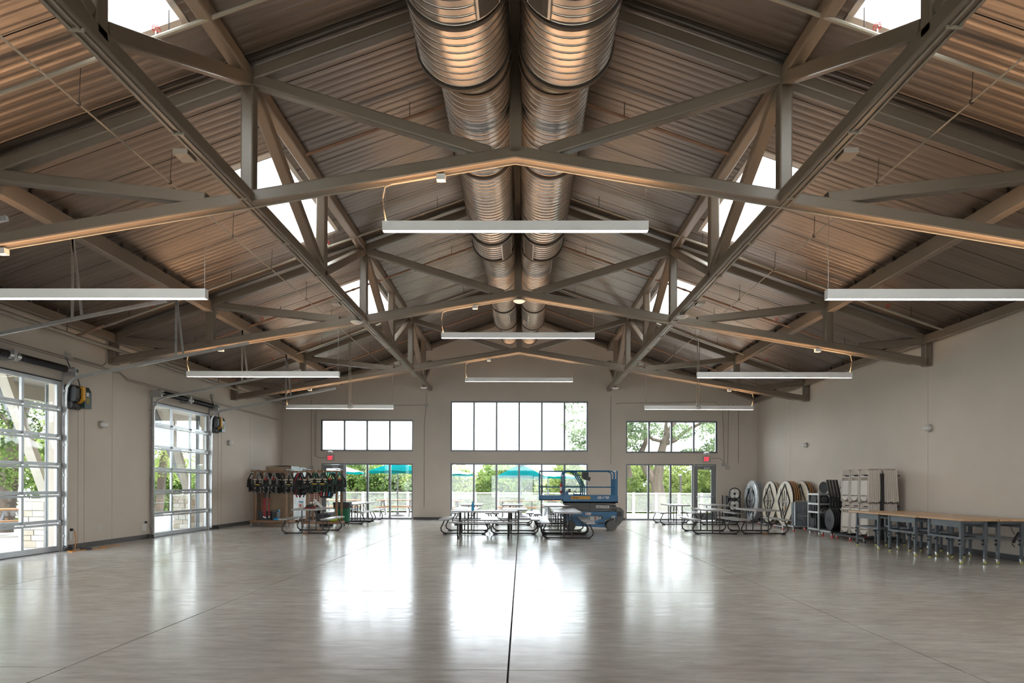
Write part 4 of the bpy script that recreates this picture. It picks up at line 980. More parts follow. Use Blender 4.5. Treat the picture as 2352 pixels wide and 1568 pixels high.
# ------------------------------------------------------------------ picnic tables inside
def make_picnic(label, name='picnic_table'):
    """length along Y, centred on origin; top 1.83 x 0.73"""
    t = thing(name, label, 'table', (0, 0, 0), 'grey folding picnic tables in the hall')
    top = MB()
    def slab(mb, x0, x1, y0, y1, z0, z1, r=0.05):
        poly = []
        for (cx_, cy_, a0) in ((x1-r, y1-r, 0), (x0+r, y1-r, 90), (x0+r, y0+r, 180), (x1-r, y0+r, 270)):
            for q in (0, 45, 90): an = math.radians(a0+q); poly.append((cx_+r*math.cos(an), cy_+r*math.sin(an)))
        mb.prism(poly, z0, z1, 'xy')
    slab(top, -0.365, 0.365, -0.915, 0.915, 0.690, 0.735)
    part('tabletop', top, M_tabletopx, t, world=False)
    for s in (-1, 1):
        b = MB(); slab(b, s*0.60-0.125, s*0.60+0.125, -0.915, 0.915, 0.415, 0.452, 0.04); part('bench', b, M_tabletopx, t, world=False)
    for e in (-1, 1):
        y = e*0.675
        pts = [(-0.58, y, 0.415), (-0.63, y, 0.30), (-0.685, y, 0.19), (-0.67, y, 0.10), (-0.60, y, 0.045), (-0.52, y, 0.03), (0.52, y, 0.03), (0.60, y, 0.045), (0.67, y, 0.10), (0.685, y, 0.19), (0.63, y, 0.30), (0.58, y, 0.415)]
        f = part('end_frame', MB().tube(pts, 0.020, 8, up=(0, 1, 0)), M_tube, t, world=False, smooth=True)
        for s in (-1, 1):
            part('foot', MB().box(s*0.56-0.06, s*0.56+0.06, y-0.024, y+0.024, 0.0, 0.022), M_black, f, world=False)
            part('leg', MB().tube([(s*0.105, y, 0.03), (s*0.105, y, 0.69)], 0.019, 8), M_tube, t, world=False, smooth=True)
            part('bench_support', MB().box(s*0.60-0.11, s*0.60+0.11, y-0.02, y+0.02, 0.398, 0.415), M_tube, f, world=False)
        part('brace', MB().tube([(0, e*0.66, 0.36), (0.02, e*0.40, 0.52), (0, e*0.22, 0.69)], 0.010, 6), M_tube, t, world=False)
        part('cross_rail', MB().tube([(-0.105, y, 0.36), (0.105, y, 0.36)], 0.012, 6), M_tube, t, world=False)
    return t
P0t = make_picnic('long side facing the camera picnic table, blue bottle on top, front of centre group')
P0t.location = (-0.93, 18.88, 0); P0t.rotation_euler = (0, 0, pi/2)
blk = lambda t, ys: [part('rail_block', MB().box(-0.075, 0.075, y-0.03, y+0.03, 0.0, 0.06), M_wood, t, world=False, label='brown block under the rail') for y in ys]
for x, y, lb, bk in ((-1.56, 20.53, 'picnic table end-on behind the bottle table, left', ()), (-0.10, 20.53, 'picnic table end-on behind the right end of the bottle table', ()),
    (1.34, 18.98, 'picnic table end-on in front of the blue lift, nearest', ()), (1.36, 20.81, 'picnic table directly behind the nearest end-on table by the lift', ()),
    (-1.67, 24.95, 'picnic table close to the centre windows, left one', ()), (-0.21, 24.95, 'picnic table close to the centre windows, middle one', ()),
    (1.25, 24.2, 'picnic table close to the centre windows, under the lift platform', ()), (1.26, 26.1, 'picnic table by the glass behind the lift', ()),
    (-6.14, 20.35, 'picnic table at the left in front of the harness racks, jars on it', (-0.675, 0.675)), (-6.23, 25.15, 'picnic table beside the green bin, nearer one', ()), (-6.23, 27.02, 'picnic table beside the left glass, behind the one by the bin', ()),
    (5.85, 20.9, 'picnic table at the right, front row left', ()), (7.31, 20.98, 'picnic table at the right, front row beside the round table carts', (-0.675,)),
    (5.85, 25.62, 'picnic table at the right, back row by the glass', ()), (7.32, 25.65, 'picnic table at the right, back row before the exit door', ())):
    o = dup(P0t, (x, y, 0), lb, rz=0.0); blk(o, bk)
bt = thing('water_bottle', 'clear blue water bottle standing on the front picnic table', 'bottle', (-1.25, 18.9, 0.735))
part('body', MB().lathe([(0.001, 0), (0.036, 0), (0.038, 0.01), (0.038, 0.07), (0.033, 0.10), (0.038, 0.13), (0.038, 0.17), (0.022, 0.20), (0.001, 0.20)], (-1.25, 18.9, 0.735), 'z', 16), M_cyan, bt, smooth=True)
part('cap', MB().disc((-1.25, 18.9, 0.935), 0.024, 0.035, 'z', 14), M_bluep, bt)
part('carry_loop', MB().tube([(-1.27, 18.9, 0.965), (-1.27, 18.9, 0.99), (-1.23, 18.9, 0.99), (-1.23, 18.9, 0.965)], 0.005, 5), M_bluep, bt)

# ------------------------------------------------------------------ scissor lift
L = thing('scissor_lift', 'blue scissor lift with grey folded arms parked by the centre window', 'lift', (2.2, 22.1, 0))
y0, y1 = 21.75, 22.55
def wheel(x, y, r=0.16):
    wpt = part('wheel', MB().lathe([(0.001, -0.05), (r-0.03, -0.05), (r, -0.035), (r, 0.075), (r-0.03, 0.09), (0.001, 0.09)], (x, y, r), 'y', 28), M_tire, L, smooth=True)
    part('hub', MB().lathe([(0.001, -0.066), (0.03, -0.066), (0.035, -0.05), (0.09, -0.055), (0.10, -0.05)], (x, y, r), 'y', 20), M_liftgrey, wpt, smooth=True)
for x in (1.66, 2.98):
    for y in (y0+0.0, y1-0.09): wheel(x, y)
part('chassis', MB().prism([(1.50, 0.15), (2.75, 0.09), (2.76, 0.30), (2.80, 0.37), (2.88, 0.39), (3.08, 0.39), (3.14, 0.42), (3.14, 0.60), (1.42, 0.60), (1.42, 0.42), (1.5, 0.38)], y0+0.06, y1-0.06), M_blue, L)
part('ladder_bumper', MB().prism([(3.14, 0.12), (3.22, 0.16), (3.36, 0.34), (3.38, 0.62), (3.28, 0.72), (3.14, 0.75)], y0+0.12, y1-0.12), M_liftgrey, L)
part('charger_box', MB().box(3.16, 3.30, y0+0.10, y0+0.13, 0.45, 0.6), M_black, L)
for k in range(5):
    z = 0.61+k*0.055
    a, b = ((1.50, 3.12) if k % 2 else (1.46, 3.10)); dz = 0.012 if k % 2 else -0.012
    for yy in (y0+0.10, y1-0.16): part('scissor_arm', MB().beam((a, yy, z+0.025+dz), (b, yy, z+0.025-dz), 0.05, 0.052, up=(0, 0, 1)), M_liftgrey, L)
mb = MB()
for x in (1.52, 2.28, 3.02, 3.08):
    for k in range(5): mb.disc((x, y0+0.055, 0.635+k*0.055), 0.014, 0.03, 'y', 8)
part('pivot_pins', mb, M_black, L, kind='stuff')
part('platform', MB().box(1.42, 3.17, y0, y1, 0.88, 0.92).box(1.42, 3.17, y0, y0+0.03, 0.88, 1.12).box(1.42, 3.17, y1-0.03, y1, 0.88, 1.12).box(3.14, 3.17, y0+0.03, y1-0.03, 0.92, 1.12), M_blue, L)
part('deck_extension', MB().box(0.68, 1.42, y0+0.05, y1-0.05, 0.955, 0.98).box(0.68, 1.42, y0+0.05, y0+0.075, 0.955, 1.11).box(0.68, 1.42, y1-0.075, y1-0.05, 0.955, 1.11).box(0.66, 0.69, y0+0.05, y1-0.05, 0.955, 1.11), M_blue, L)
for yy in (y0+0.03, y1-0.03):
    rr = 0.019
    part('guard_rail', MB().tube([(1.46, yy, 1.10), (1.46, yy, 1.80), (1.50, yy, 1.86), (1.56, yy, 1.885), (1.72, yy, 1.885), (1.80, yy, 1.84), (2.02, yy, 1.47), (2.05, yy, 1.40), (2.05, yy, 1.10)], rr, 8, up=(0, 1, 0)), M_blue, L, smooth=True)
    part('guard_rail', MB().tube([(1.41, yy+0.004, 1.10), (1.41, yy+0.004, 1.78), (1.44, yy+0.004, 1.85), (1.50, yy+0.004, 1.895), (1.9, yy+0.004, 1.895), (2.92, yy, 1.895), (3.02, yy, 1.86), (3.06, yy, 1.78), (3.06, yy, 1.12)], rr, 8, up=(0, 1, 0)), M_blue, L, smooth=True)
    part('guard_rail', MB().tube([(0.68, yy+0.03, 0.98), (0.68, yy+0.03, 1.885), (1.42, yy+0.03, 1.885)], rr, 8, up=(0, 1, 0)), M_blue, L, smooth=True)
    part('mid_rail', MB().tube([(0.68, yy+0.02, 1.38), (3.10, yy+0.01, 1.38)], 0.017, 8), M_blue, L, smooth=True)
    part('rear_post', MB().box(3.11, 3.16, yy-0.02, yy+0.02, 1.12, 1.90).box(3.08, 3.16, yy-0.021, yy+0.021, 1.12, 1.64), M_blue, L)
    part('guard_rail', MB().tube([(1.74, yy, 1.885), (1.84, yy+0.01, 1.87), (2.06, yy+0.01, 1.50), (2.11, yy+0.01, 1.40), (2.11, yy+0.01, 1.10)], rr, 8, up=(0, 1, 0)), M_blue, L, smooth=True)
part('end_rail', MB().tube([(0.68, y0+0.06, 1.885), (0.68, y1-0.0, 1.885)], 0.018, 8).tube([(3.12, y0+0.06, 1.89), (3.12, y1-0.03, 1.89)], 0.018, 8), M_blue, L)
part('control_box', MB().box(2.03, 2.24, y0+0.10, y0+0.26, 1.66, 1.86).cbox((2.19, y0+0.15, 1.66), (0.22, 0.14, 0.12), Matrix.Rotation(0.25, 3, 'Y')), M_black, L)
part('joystick', MB().cbox((1.95, y0+0.12, 1.76), (0.14, 0.03, 0.03)), M_black, L)
part('extinguisher', MB().disc((1.355, y0+0.0, 1.18), 0.038, 0.30, 'z', 14), M_red, L, label='red fire extinguisher')
part('extinguisher_label', MB().disc((1.355, y0+0.0, 1.26), 0.040, 0.12, 'z', 14), M_white, L)
part('extinguisher_valve', MB().disc((1.355, y0+0.0, 1.48), 0.016, 0.07, 'z', 10).box(1.33, 1.40, y0-0.01, y0+0.01, 1.53, 1.55), M_black, L)
part('manual_tube', MB().disc((0.755, y0+0.06, 1.18), 0.022, 0.26, 'z', 12), M_black, L)
part('switch_console', MB().prism([(1.50, 1.10), (1.62, 1.10), (1.60, 1.22), (1.56, 1.30), (1.50, 1.20)], y0+0.2, y0+0.35), M_blue, L)
part('console_box', MB().box(1.60, 1.68, y0+0.2, y0+0.32, 1.22, 1.32), M_liftgrey, L)
part('foot_pedal', MB().tube([(1.76, y0+0.2, 1.20), (1.80, y0+0.2, 1.14), (1.95, y0+0.2, 1.13), (2.0, y0+0.2, 1.17)], 0.02, 6), M_blue, L)
part('coiled_cord', MB().tube([(2.02, y0+0.1, 1.66), (1.93, y0+0.1, 1.48), (1.86, y0+0.1, 1.35), (1.82, y0+0.1, 1.25), (1.86, y0+0.1, 1.16)], 0.006, 5), M_black, L)
YF = y0-0.003
sg = part('rental_sign', MB().box(1.68, 2.29, YF-0.004, YF+0.003, 0.995, 1.09), M_yellow, L, label='orange-yellow rental sign')
lettering('Herc', 0.085, (1.82, YF-0.006, 1.04), L, M_black, bold=0.003); lettering('Rentals', 0.062, (2.01, YF-0.006, 1.045), L, M_outwood); lettering('800.654.6659', 0.022, (2.20, YF-0.006, 1.045), L, M_outwood)
lettering('GS-1930', 0.105, (2.69, YF-0.003, 1.045), L, M_white, bold=0.004, shear=0.25)
part('number_plate', MB().cbox((2.69, y0+0.06, 0.755), (0.42, 0.006, 0.085), Matrix.Rotation(0.03, 3, 'Y')), M_white, L)
lettering('800-24-5264', 0.072, (2.69, y0+0.055, 0.755), L, M_black, sx=0.9)
YC = y0+0.058
for i, (a, b, c, d) in enumerate(((2.14, 2.32, 0.49, 0.57), (2.24, 2.42, 0.30, 0.45), (2.44, 2.54, 0.32, 0.45), (2.55, 2.64, 0.36, 0.43), (2.97, 3.08, 0.40, 0.47), (1.64, 1.74, 0.46, 0.51), (2.35, 2.44, 0.22, 0.30))):
    part('warning_sticker', MB().box(a, b, YC-0.003, YC+0.003, c, d), M_white, L)
    part('sticker_print', MB().box(a+0.015, a+0.05, YC-0.005, YC-0.002, c+0.025, d-0.01).box(a+0.06, b-0.012, YC-0.005, YC-0.002, c+0.02, c+0.028), M_red if i in (0, 2) else M_liftgrey, L)
for a, b, c, d in ((2.60, 2.70, 0.36, 0.43), (2.55, 2.72, 0.20, 0.26), (2.30, 2.70, 0.46, 0.48)): part('recess', MB().box(a, b, YC-0.002, YC+0.003, c, d), M_black, L)

# ------------------------------------------------------------------ wheelie bin, pallets, racks
b = thing('trash_bin', 'green round rubbish bin with black liner on a dolly', 'bin', (-6.18, 23.9, 0))
X, Y = -6.18, 23.9
part('body', MB().lathe([(0.001, 0.13), (0.24, 0.13), (0.25, 0.15), (0.285, 0.74), (0.30, 0.76), (0.30, 0.80), (0.27, 0.80), (0.001, 0.2)], (X, Y, 0), 'z', 28), M_green, b, smooth=True)
o_ = MB(); n = 28; rn = random.Random(2)
prof_ = [(0.24, 0.70), (0.27, 0.79), (0.31, 0.815), (0.325, 0.78), (0.318, 0.70), (0.31, 0.60)]
for j in range(n):
    a = 2*pi*j/n
    for i, (r, z) in enumerate(prof_):
        rr = r+rn.uniform(-0.012, 0.012)*(i > 1); zz = z+(rn.uniform(-0.05, 0.06) if i == 5 else rn.uniform(-0.008, 0.008)); o_.v.append((X+rr*math.cos(a), Y+rr*math.sin(a), zz))
for j in range(n):
    for i in range(5): o_.f.append((j*6+i, ((j+1) % n)*6+i, ((j+1) % n)*6+i+1, j*6+i+1))
part('liner', o_, M_liner, b, smooth=True)
part('dolly', MB().lathe([(0.001, 0.08), (0.25, 0.08), (0.25, 0.12), (0.001, 0.12)], (X, Y, 0), 'z', 20), M_black, b)
def caster(parent, x, y, r=0.04, m=None, fork=None, zt_=None, world=True):
    part('caster', MB().disc((x-0.012, y, r), r, 0.024, 'x', 12), m or M_black, parent, world=world)
    part('caster_fork', MB().box(x-0.02, x+0.02, y-0.018, y+0.018, r+0.006, (zt_ or 2*r+0.03)).box(x-0.03, x+0.03, y-0.03, y+0.03, (zt_ or 2*r+0.03)-0.008, (zt_ or 2*r+0.03)), fork or M_chrome, parent, world=world)
for k in range(5): a = 2*pi*k/5+0.3; caster(b, X+0.2*math.cos(a), Y+0.2*math.sin(a), 0.03, M_black, M_castery, 0.08)

def wrapped_pallet(x0, x1, ya, yb, h, label, cardw):
    t = thing('wrapped_pallet', label, 'pallet', ((x0+x1)/2, (ya+yb)/2, 0))
    for k in range(4): part('pallet_board', MB().box(x0+k*(x1-x0)/4+0.01, x0+(k+1)*(x1-x0)/4-0.01, ya, yb, 0.09, 0.12), M_wood, t)
    for k in range(3): part('pallet_runner', MB().box(x0, x1, ya+k*(yb-ya-0.1)/2, ya+k*(yb-ya-0.1)/2+0.1, 0.0, 0.09), M_wood, t)
    n = 2
    for k in range(n):
        xa = x0+0.02+k*(x1-x0-0.04)/n; part('carton', MB().box(xa+0.003, xa+(x1-x0-0.04)/n-0.003, ya+0.03, yb-0.03, 0.12, h*0.52), M_card, t)
        part('carton', MB().box(xa+0.003, xa+(x1-x0-0.04)/n-0.003, ya+0.03, yb-0.03, h*0.52+0.006, h), M_card, t)
    part('corner_board', MB().box(x0+0.01, x0+0.06, ya+0.01, ya+0.03, 0.12, h).box(x1-0.06, x1-0.01, ya+0.01, ya+0.03, 0.12, h), M_card, t)
    # crinkled plastic film round the side and top
    mb = MB(); rn = random.Random(int(h*100)); nz, nu = 22, 16
    for j in range(nz+1):
        for i in range(nu+1): mb.v.append((x1+0.006+rn.uniform(0, 0.018), ya+(yb-ya)*i/nu, 0.12+(h-0.10)*j/nz))
    for j in range(nz):
        for i in range(nu): a = j*(nu+1)+i; mb.f.append((a, a+1, a+nu+2, a+nu+1))
    o = len(mb.v)
    for j in range(9):
        for i in range(nu+1): mb.v.append((x0+(x1-x0)*j/8, ya+(yb-ya)*i/nu, h+0.02+rn.uniform(0, 0.02)))
    for j in range(8):
        for i in range(nu): a = o+j*(nu+1)+i; mb.f.append((a, a+1, a+nu+2, a+nu+1))
    part('plastic_film', mb, M_wrap, t, smooth=True)
    return t
wrapped_pallet(-9.22, -8.30, 24.75, 25.70, 2.08, 'tall cardboard cartons on pallet behind the left harness rack', 1)
wrapped_pallet(-9.25, -8.33, 25.80, 26.60, 2.06, 'second film-wrapped pallet load behind the first, nearer back wall', 1)

def harness_rack(X0, X1, Y, label):
    t = thing('harness_rack', label, 'rack', ((X0+X1)/2, Y, 0)); yb = Y+0.62
    for yy in (Y, yb):
        for xx in (X0+0.13, X1-0.03): part('upright', MB().box(xx-0.035, xx+0.035, yy-0.02, yy+0.02, 0.21, 1.86), M_wood, t)
        part('top_rail', MB().box(X0-0.02, X1+(0.36 if X0 < -8 and yy > Y else 0.02), yy-0.03, yy+0.015, 1.84, 1.90), M_wood, t)
    part('base_board', MB().box(X0-0.05, X1+0.06, Y-0.06, yb+0.06, 0.13, 0.21), M_wood, t)
    for xx in (X0+0.03, X1-0.02): part('hanging_bar', MB().tube([(xx, Y-0.12, 1.93), (xx, yb+0.05, 1.93)], 0.018, 8), M_black, t)
    for xx in (X0, X1): 
        for yy in (Y, yb): caster(t, xx, yy, 0.055, M_sign, M_sign, 0.13)
    return t
harness_rack(-9.07, -7.86, 23.1, 'wooden rack hung with grey climbing harnesses, nearer the left wall')
harness_rack(-7.12, -5.98, 22.5, 'wooden rack hung with green climbing harnesses, beside the green bin')
def make_harness(m1, label, cat='harness', w=0.36, h=0.74, tape=True, red=False, pads=True, seed=0):
    """hangs from origin downwards, faces -Y"""
    rn = random.Random(seed); t = thing('climbing_harness', label, cat, (0, 0, 0))
    rib = lambda pts, ww=0.045, th=0.008: MB().ribbon(pts, ww, th, up=(0, 1, 0))
    part('hook', MB().tube([(0, 0, 0.03), (0.015, 0, 0.045), (0.03, 0, 0.03), (0.02, 0, 0.0), (0, 0, -0.03)], 0.005, 5, up=(0, 1, 0)), M_chrome, t, world=False)
    for s in (-1, 1):
        part('shoulder_strap', rib([(s*0.012, -0.03, -0.02), (s*0.05, -0.06, -0.13), (s*w*0.32, -0.07, -h*0.38), (s*w*0.30, -0.07, -h*0.60), (s*w*0.20, -0.06, -h*0.74)]), m1, t, world=False)
        part('back_strap', rib([(s*0.02, 0.03, -0.03), (s*0.09, 0.05, -0.16), (s*w*0.45, 0.05, -h*0.36), (s*w*0.48, 0.04, -h*0.62)], 0.05), M_strapk, t, world=False)
        part('leg_loop', MB().sweep([(s*(w*0.22)+0.085*math.cos(a), -0.02+0.07*math.sin(a), -h*0.80-0.035*math.cos(a)*s) for a in [2*pi*k/10 for k in range(10)]], [(0.006, 0.035), (-0.006, 0.035), (-0.006, -0.035), (0.006, -0.035)], closed=True), M_strapk, t, world=False)
        part('leg_strap', rib([(s*w*0.20, -0.08, -h*0.66), (s*(w*0.22+0.02), -0.09, -h*0.84), (s*w*0.15, -0.08, -h*1.0+rn.uniform(0, .06))], 0.035), m1, t, world=False)
        part('side_pouch', MB().cbox((s*w*0.42, 0, -h*0.52), (0.10, 0.10, h*0.34), Matrix.Rotation(-s*0.12, 3, 'Y')), M_strapk, t, world=False)
        if pads: part('pad', MB().ball((s*0.085, -0.10, -h*0.335), 0.055, 8, 6, (1.3, 0.35, 0.45)).ball((s*0.09, -0.10, -h*0.44), 0.04, 8, 6, (1.0, 0.35, 0.6)), M_padc, t, world=False)
    part('waist_belt', MB().sweep([(w*0.46*math.cos(a), 0.10*math.sin(a), -h*0.60) for a in [2*pi*k/14 for k in range(14)]], [(0.008, 0.04), (-0.008, 0.04), (-0.008, -0.04), (0.008, -0.04)], closed=True), M_strapk, t, world=False)
    part('back_panel', MB().box(-w*0.34, w*0.34, 0.01, 0.06, -h*0.88, -h*0.30), M_strapk, t, world=False)
    if tape: part('chest_tape', MB().cbox((0, -0.115, -h*0.55), (0.16, 0.008, 0.022), Matrix.Rotation(rn.uniform(-0.15, 0.1), 3, 'Y')), M_yel, t, world=False)
    if red: part('red_ring', MB().lathe([(0.03, -0.01), (0.05, -0.01), (0.05, 0.01), (0.03, 0.01)], (0, -0.10, -h*0.30), 'y', 12), M_red, t, world=False)
    part('buckle', MB().box(-0.025, 0.025, -0.12, -0.105, -h*0.63, -h*0.60), M_base, t, world=False)
    return t
hp = {}
def hang(kind, x, y, z, label, rz=0.0):
    if kind not in hp:
        m1, tape, red, pads, w_, h_ = {'gt': (M_strapg, True, False, True, .36, .76), 'gr': (M_strapg, False, True, False, .36, .74), 'k': (M_strapk, False, False, True, .34, .78), 'kp': (M_strapk, False, False, False, .36, .86), 'nt': (M_strapgr, True, False, True, .36, .70), 'nr': (M_strapgr, False, True, False, .38, .72), 'r': (M_strapr, False, False, False, .32, .86)}[kind]
        o = make_harness(m1, label, tape=tape, red=red, pads=pads, w=w_, h=h_, seed=len(hp)); hp[kind] = o; o.location = (x, y, z); o.rotation_euler = (0, 0, rz)
    else: o = dup(hp[kind], (x, y, z), label, rz=rz)
    o['group'] = 'climbing harnesses on the wooden racks'
    return o
z = 1.84
for kd, x, y, lb, rz in (
    ('gr', -9.12, 23.3, 'grey harness seen side-on at the left end of the left rack', 1.2),
    ('gt', -8.79, 23.0, 'grey harness with yellow tape, leftmost facing the camera', 0.0),
    ('gr', -8.52, 22.99, 'grey harness with red ring, second from the left end of the left rack', 0.1),
    ('gr', -8.24, 22.99, 'grey harness with red ring and long straps, middle of the left rack', -0.1),
    ('k', -8.02, 23.1, 'black harness just left of the left rack right post', 0.2),
    ('gt', -7.74, 23.0, 'grey harness with yellow tape hanging right of the left rack post', 0.0),
    ('kp', -7.55, 23.3, 'black harness at the right end of the left rack', 0.6),
    ('k', -8.65, 23.6, 'black harness on the back rail of the left rack, left', 0.0), ('k', -8.35, 23.6, 'black harness on the back rail of the left rack, middle', 0.0), ('k', -8.05, 23.6, 'black harness on the back rail of the left rack, right', 0.0),
    ('r', -7.40, 22.9, 'red-strapped harness hanging between the two racks', 0.2),
    ('kp', -7.22, 22.6, 'long black harness at the left end of the right rack', 0.5),
    ('k', -6.93, 22.42, 'black harness with pads right of the right rack left post', 0.1),
    ('nt', -6.68, 22.39, 'green harness with yellow tape, left of the green ones', 0.0),
    ('nt', -6.43, 22.39, 'green harness with yellow tape, second green one', 0.05),
    ('nr', -6.17, 22.40, 'dark green harness, third on the right rack', -0.1),
    ('nr', -5.88, 22.42, 'dark green harness with red ring at the right end of the right rack', 0.15),
    ('r', -6.6, 22.95, 'red-strapped harness on the back rail of the right rack', 0.0), ('k', -6.9, 22.98, 'black harness on the back rail of the right rack, left', 0.0), ('k', -6.25, 22.98, 'black harness on the back rail of the right rack, right', 0.0)):
    hang(kd, x, y, z, lb, rz)
sp = thing('backpack_harness', 'red, black and blue gear bag hanging low on the right rack', 'bag', (-6.35, 22.55, 1.3))
part('bag', MB().prism([(-6.55, 1.0), (-6.2, 0.98), (-6.12, 1.15), (-6.2, 1.38), (-6.45, 1.42), (-6.58, 1.25)], 22.48, 22.62), M_strapk, sp)
for k, m_ in enumerate((M_strapr, M_white, M_strapr, M_bluep)): part('stripe', MB().beam((-6.52+0.09*k, 22.46, 1.05), (-6.46+0.09*k, 22.46, 1.40), 0.035, 0.012, up=(0, 1, 0)), m_, sp)
part('strap', MB().ribbon([(-6.4, 22.5, 1.42), (-6.35, 22.48, 1.6), (-6.3, 22.5, 1.84)], 0.03, 0.006, up=(0, 1, 0)), M_strapk, sp)
for i, (x, y, zt2, zb2, lb) in enumerate(((-8.62, 23.02, 1.2, 0.35, 'red-banded lanyard hanging from the left rack, left one'), (-8.56, 23.0, 1.2, 0.33, 'red-banded lanyard hanging from the left rack, middle one'), (-8.44, 23.02, 1.2, 0.35, 'red-banded lanyard hanging from the left rack, right one'),
        (-6.86, 22.5, 1.3, 0.85, 'red-flecked lanyard on the right rack, leftmost'), (-6.78, 22.5, 1.3, 0.85, 'red-flecked lanyard on the right rack, second'), (-6.70, 22.5, 1.3, 0.85, 'red-flecked lanyard on the right rack, third'), (-6.62, 22.5, 1.3, 0.85, 'red-flecked lanyard on the right rack, rightmost'))):
    t = thing('lanyard', lb, 'strap', (x, y, zt2)); n = 9
    part('strap_core', MB().box(x-0.022, x+0.022, y-0.004, y+0.004, zb2, zt2), M_strapk, t)
    for k in range(n):
        a = zb2+(zt2-zb2)*(k/n)*0.75; part('band', MB().box(x-0.024, x+0.024, y-0.007, y+0.007, a+0.006, a+(zt2-zb2)/n*0.55), M_strapr if i < 3 or k % 2 else M_padc, t)
    part('clip', MB().lathe([(0.012, -0.004), (0.02, -0.004), (0.02, 0.004), (0.012, 0.004)], (x, y, zb2-0.02), 'y', 10), M_chrome, t)
def tub(x, y, z, w_, d, h, m, label, name='storage_tub', cat='tub'):
    t = thing(name, label, cat, (x, y, z)); mb = MB()
    b0 = [(x-w_/2*0.92, y-d/2*0.9), (x+w_/2*0.92, y-d/2*0.9), (x+w_/2*0.92, y+d/2*0.9), (x-w_/2*0.92, y+d/2*0.9)]; t0 = [(x-w_/2, y-d/2), (x+w_/2, y-d/2), (x+w_/2, y+d/2), (x-w_/2, y+d/2)]
    vs = [(*p, z) for p in b0]+[(*p, z+h) for p in t0]+[(*p, z+0.01) for p in b0]+[(x+(p[0]-x)*0.94, y+(p[1]-y)*0.94, z+h) for p in t0]
    mb.add(vs, [(0, 3, 2, 1), (0, 1, 5, 4), (1, 2, 6, 5), (2, 3, 7, 6), (3, 0, 4, 7), (8, 9, 10, 11), (8, 12, 13, 9), (9, 13, 14, 10), (10, 14, 15, 11), (11, 15, 12, 8), (4, 5, 13, 12), (5, 6, 14, 13), (6, 7, 15, 14), (7, 4, 12, 15)])
    part('body', mb, m, t)
    rim = MB()
    for (a, b2) in ((0, 1), (1, 2), (2, 3), (3, 0)): rim.beam((*t0[a], z+h), (*t0[b2], z+h), 0.02, 0.02)
    part('rim', rim, m, t); return t
tub(-8.65, 23.35, 0.21, 0.45, 0.36, 0.29, M_black, 'black tub standing on the left harness rack')
tub(-8.32, 23.36, 0.21, 0.17, 0.32, 0.28, M_black, 'narrow black tub beside the wide one on the left rack')
tub(-6.55, 22.8, 0.21, 0.42, 0.34, 0.24, M_black, 'black tub of straps on the right harness rack')
tub(-6.62, 23.45, 0.0, 0.42, 0.3, 0.10, M_black, 'flat black tray on the floor behind the right rack')
def bag(x, y, z, sx, sy, sz, m, label, m2=None):
    t = thing('cloth_bag', label, 'bag', (x, y, z)); rn = random.Random(int(x*100)); mb = MB().ball((x, y, z+sz/2), 1, 12, 8, (sx/2, sy/2, sz/2))
    mb.v = [(v[0]+rn.uniform(-.012, .012), v[1]+rn.uniform(-.012, .012), max(z, v[2]+rn.uniform(-.01, .01))) for v in mb.v]
    part('cloth', mb, m, t, smooth=True); part('tie', MB().tube([(x+sx*0.4, y-0.02, z+sz*0.5), (x+sx*0.52, y-0.03, z+sz*0.62), (x+sx*0.6, y-0.02, z+sz*0.4)], 0.008, 5), m2 or m, t); return t
bag(-8.18, 23.05, 0.21, 0.24, 0.2, 0.09, M_bluep, 'blue cloth bundle on the left harness rack')
bag(-8.0, 23.1, 0.21, 0.12, 0.12, 0.07, M_bluep, 'small blue cloth beside the blue bundle')
bag(-8.26, 23.42, 0.46, 0.10, 0.1, 0.10, M_bluep, 'blue item sticking out of the narrow tub')
bag(-6.15, 22.6, 0.21, 0.5, 0.34, 0.15, M_lime, 'lime-green bag on the right harness rack', M_black)
bag(-6.72, 22.75, 0.44, 0.24, 0.2, 0.30, M_strapk, 'heap of black straps piled in the tub', M_padc)
for x, lb in ((-6.42, 'white drink cooler with blue lid, left one'), (-6.33, 'white drink cooler with blue lid, right one')):
    t = thing('drink_jar', lb+' on the picnic table', 'jar', (x, 20.1 if x < -6.4 else 19.9, 0.735)); yy = 20.1 if x < -6.4 else 19.9
    part('body', MB().lathe([(0.001, 0), (0.058, 0), (0.062, 0.01), (0.062, 0.16), (0.055, 0.175), (0.001, 0.175)], (x, yy, 0.735), 'z', 18), M_white, t, smooth=True)
    part('lid', MB().disc((x, yy, 0.91), 0.058, 0.03, 'z', 18), M_bluep, t, smooth=True)
    part('print', MB().box(x-0.03, x+0.005, yy-0.066, yy-0.060, 0.78, 0.86), M_red, t)
def helmet(x, y, m, m2, label):
    t = thing('helmet', label, 'helmet', (x, y, 0.735)); mb = MB().ball((x, y, 0.735), 0.14, 16, 10, (1.1, 0.9, 0.85)); mb.v = [(v[0], v[1], max(v[2], 0.735)) for v in mb.v]
    part('shell', mb, m, t, smooth=True)
    part('strap', MB().tube([(x-0.12, y-0.10, 0.745), (x-0.16, y-0.14, 0.75), (x-0.05, y-0.17, 0.75), (x+0.08, y-0.13, 0.75), (x+0.18, y-0.11, 0.745)], 0.012, 6), m2, t)
    part('pad', MB().ball((x+0.15, y-0.12, 0.765), 0.03, 8, 6, (1.3, 1, 0.8)), m2, t); return t
helmet(-6.12, 20.05, M_strapk, M_strapr, 'black helmet with red straps on the left picnic table')
wt = thing('white_board', 'white panel leaning behind the helmet on the picnic table', 'panel', (-5.98, 20.35, 0.735))
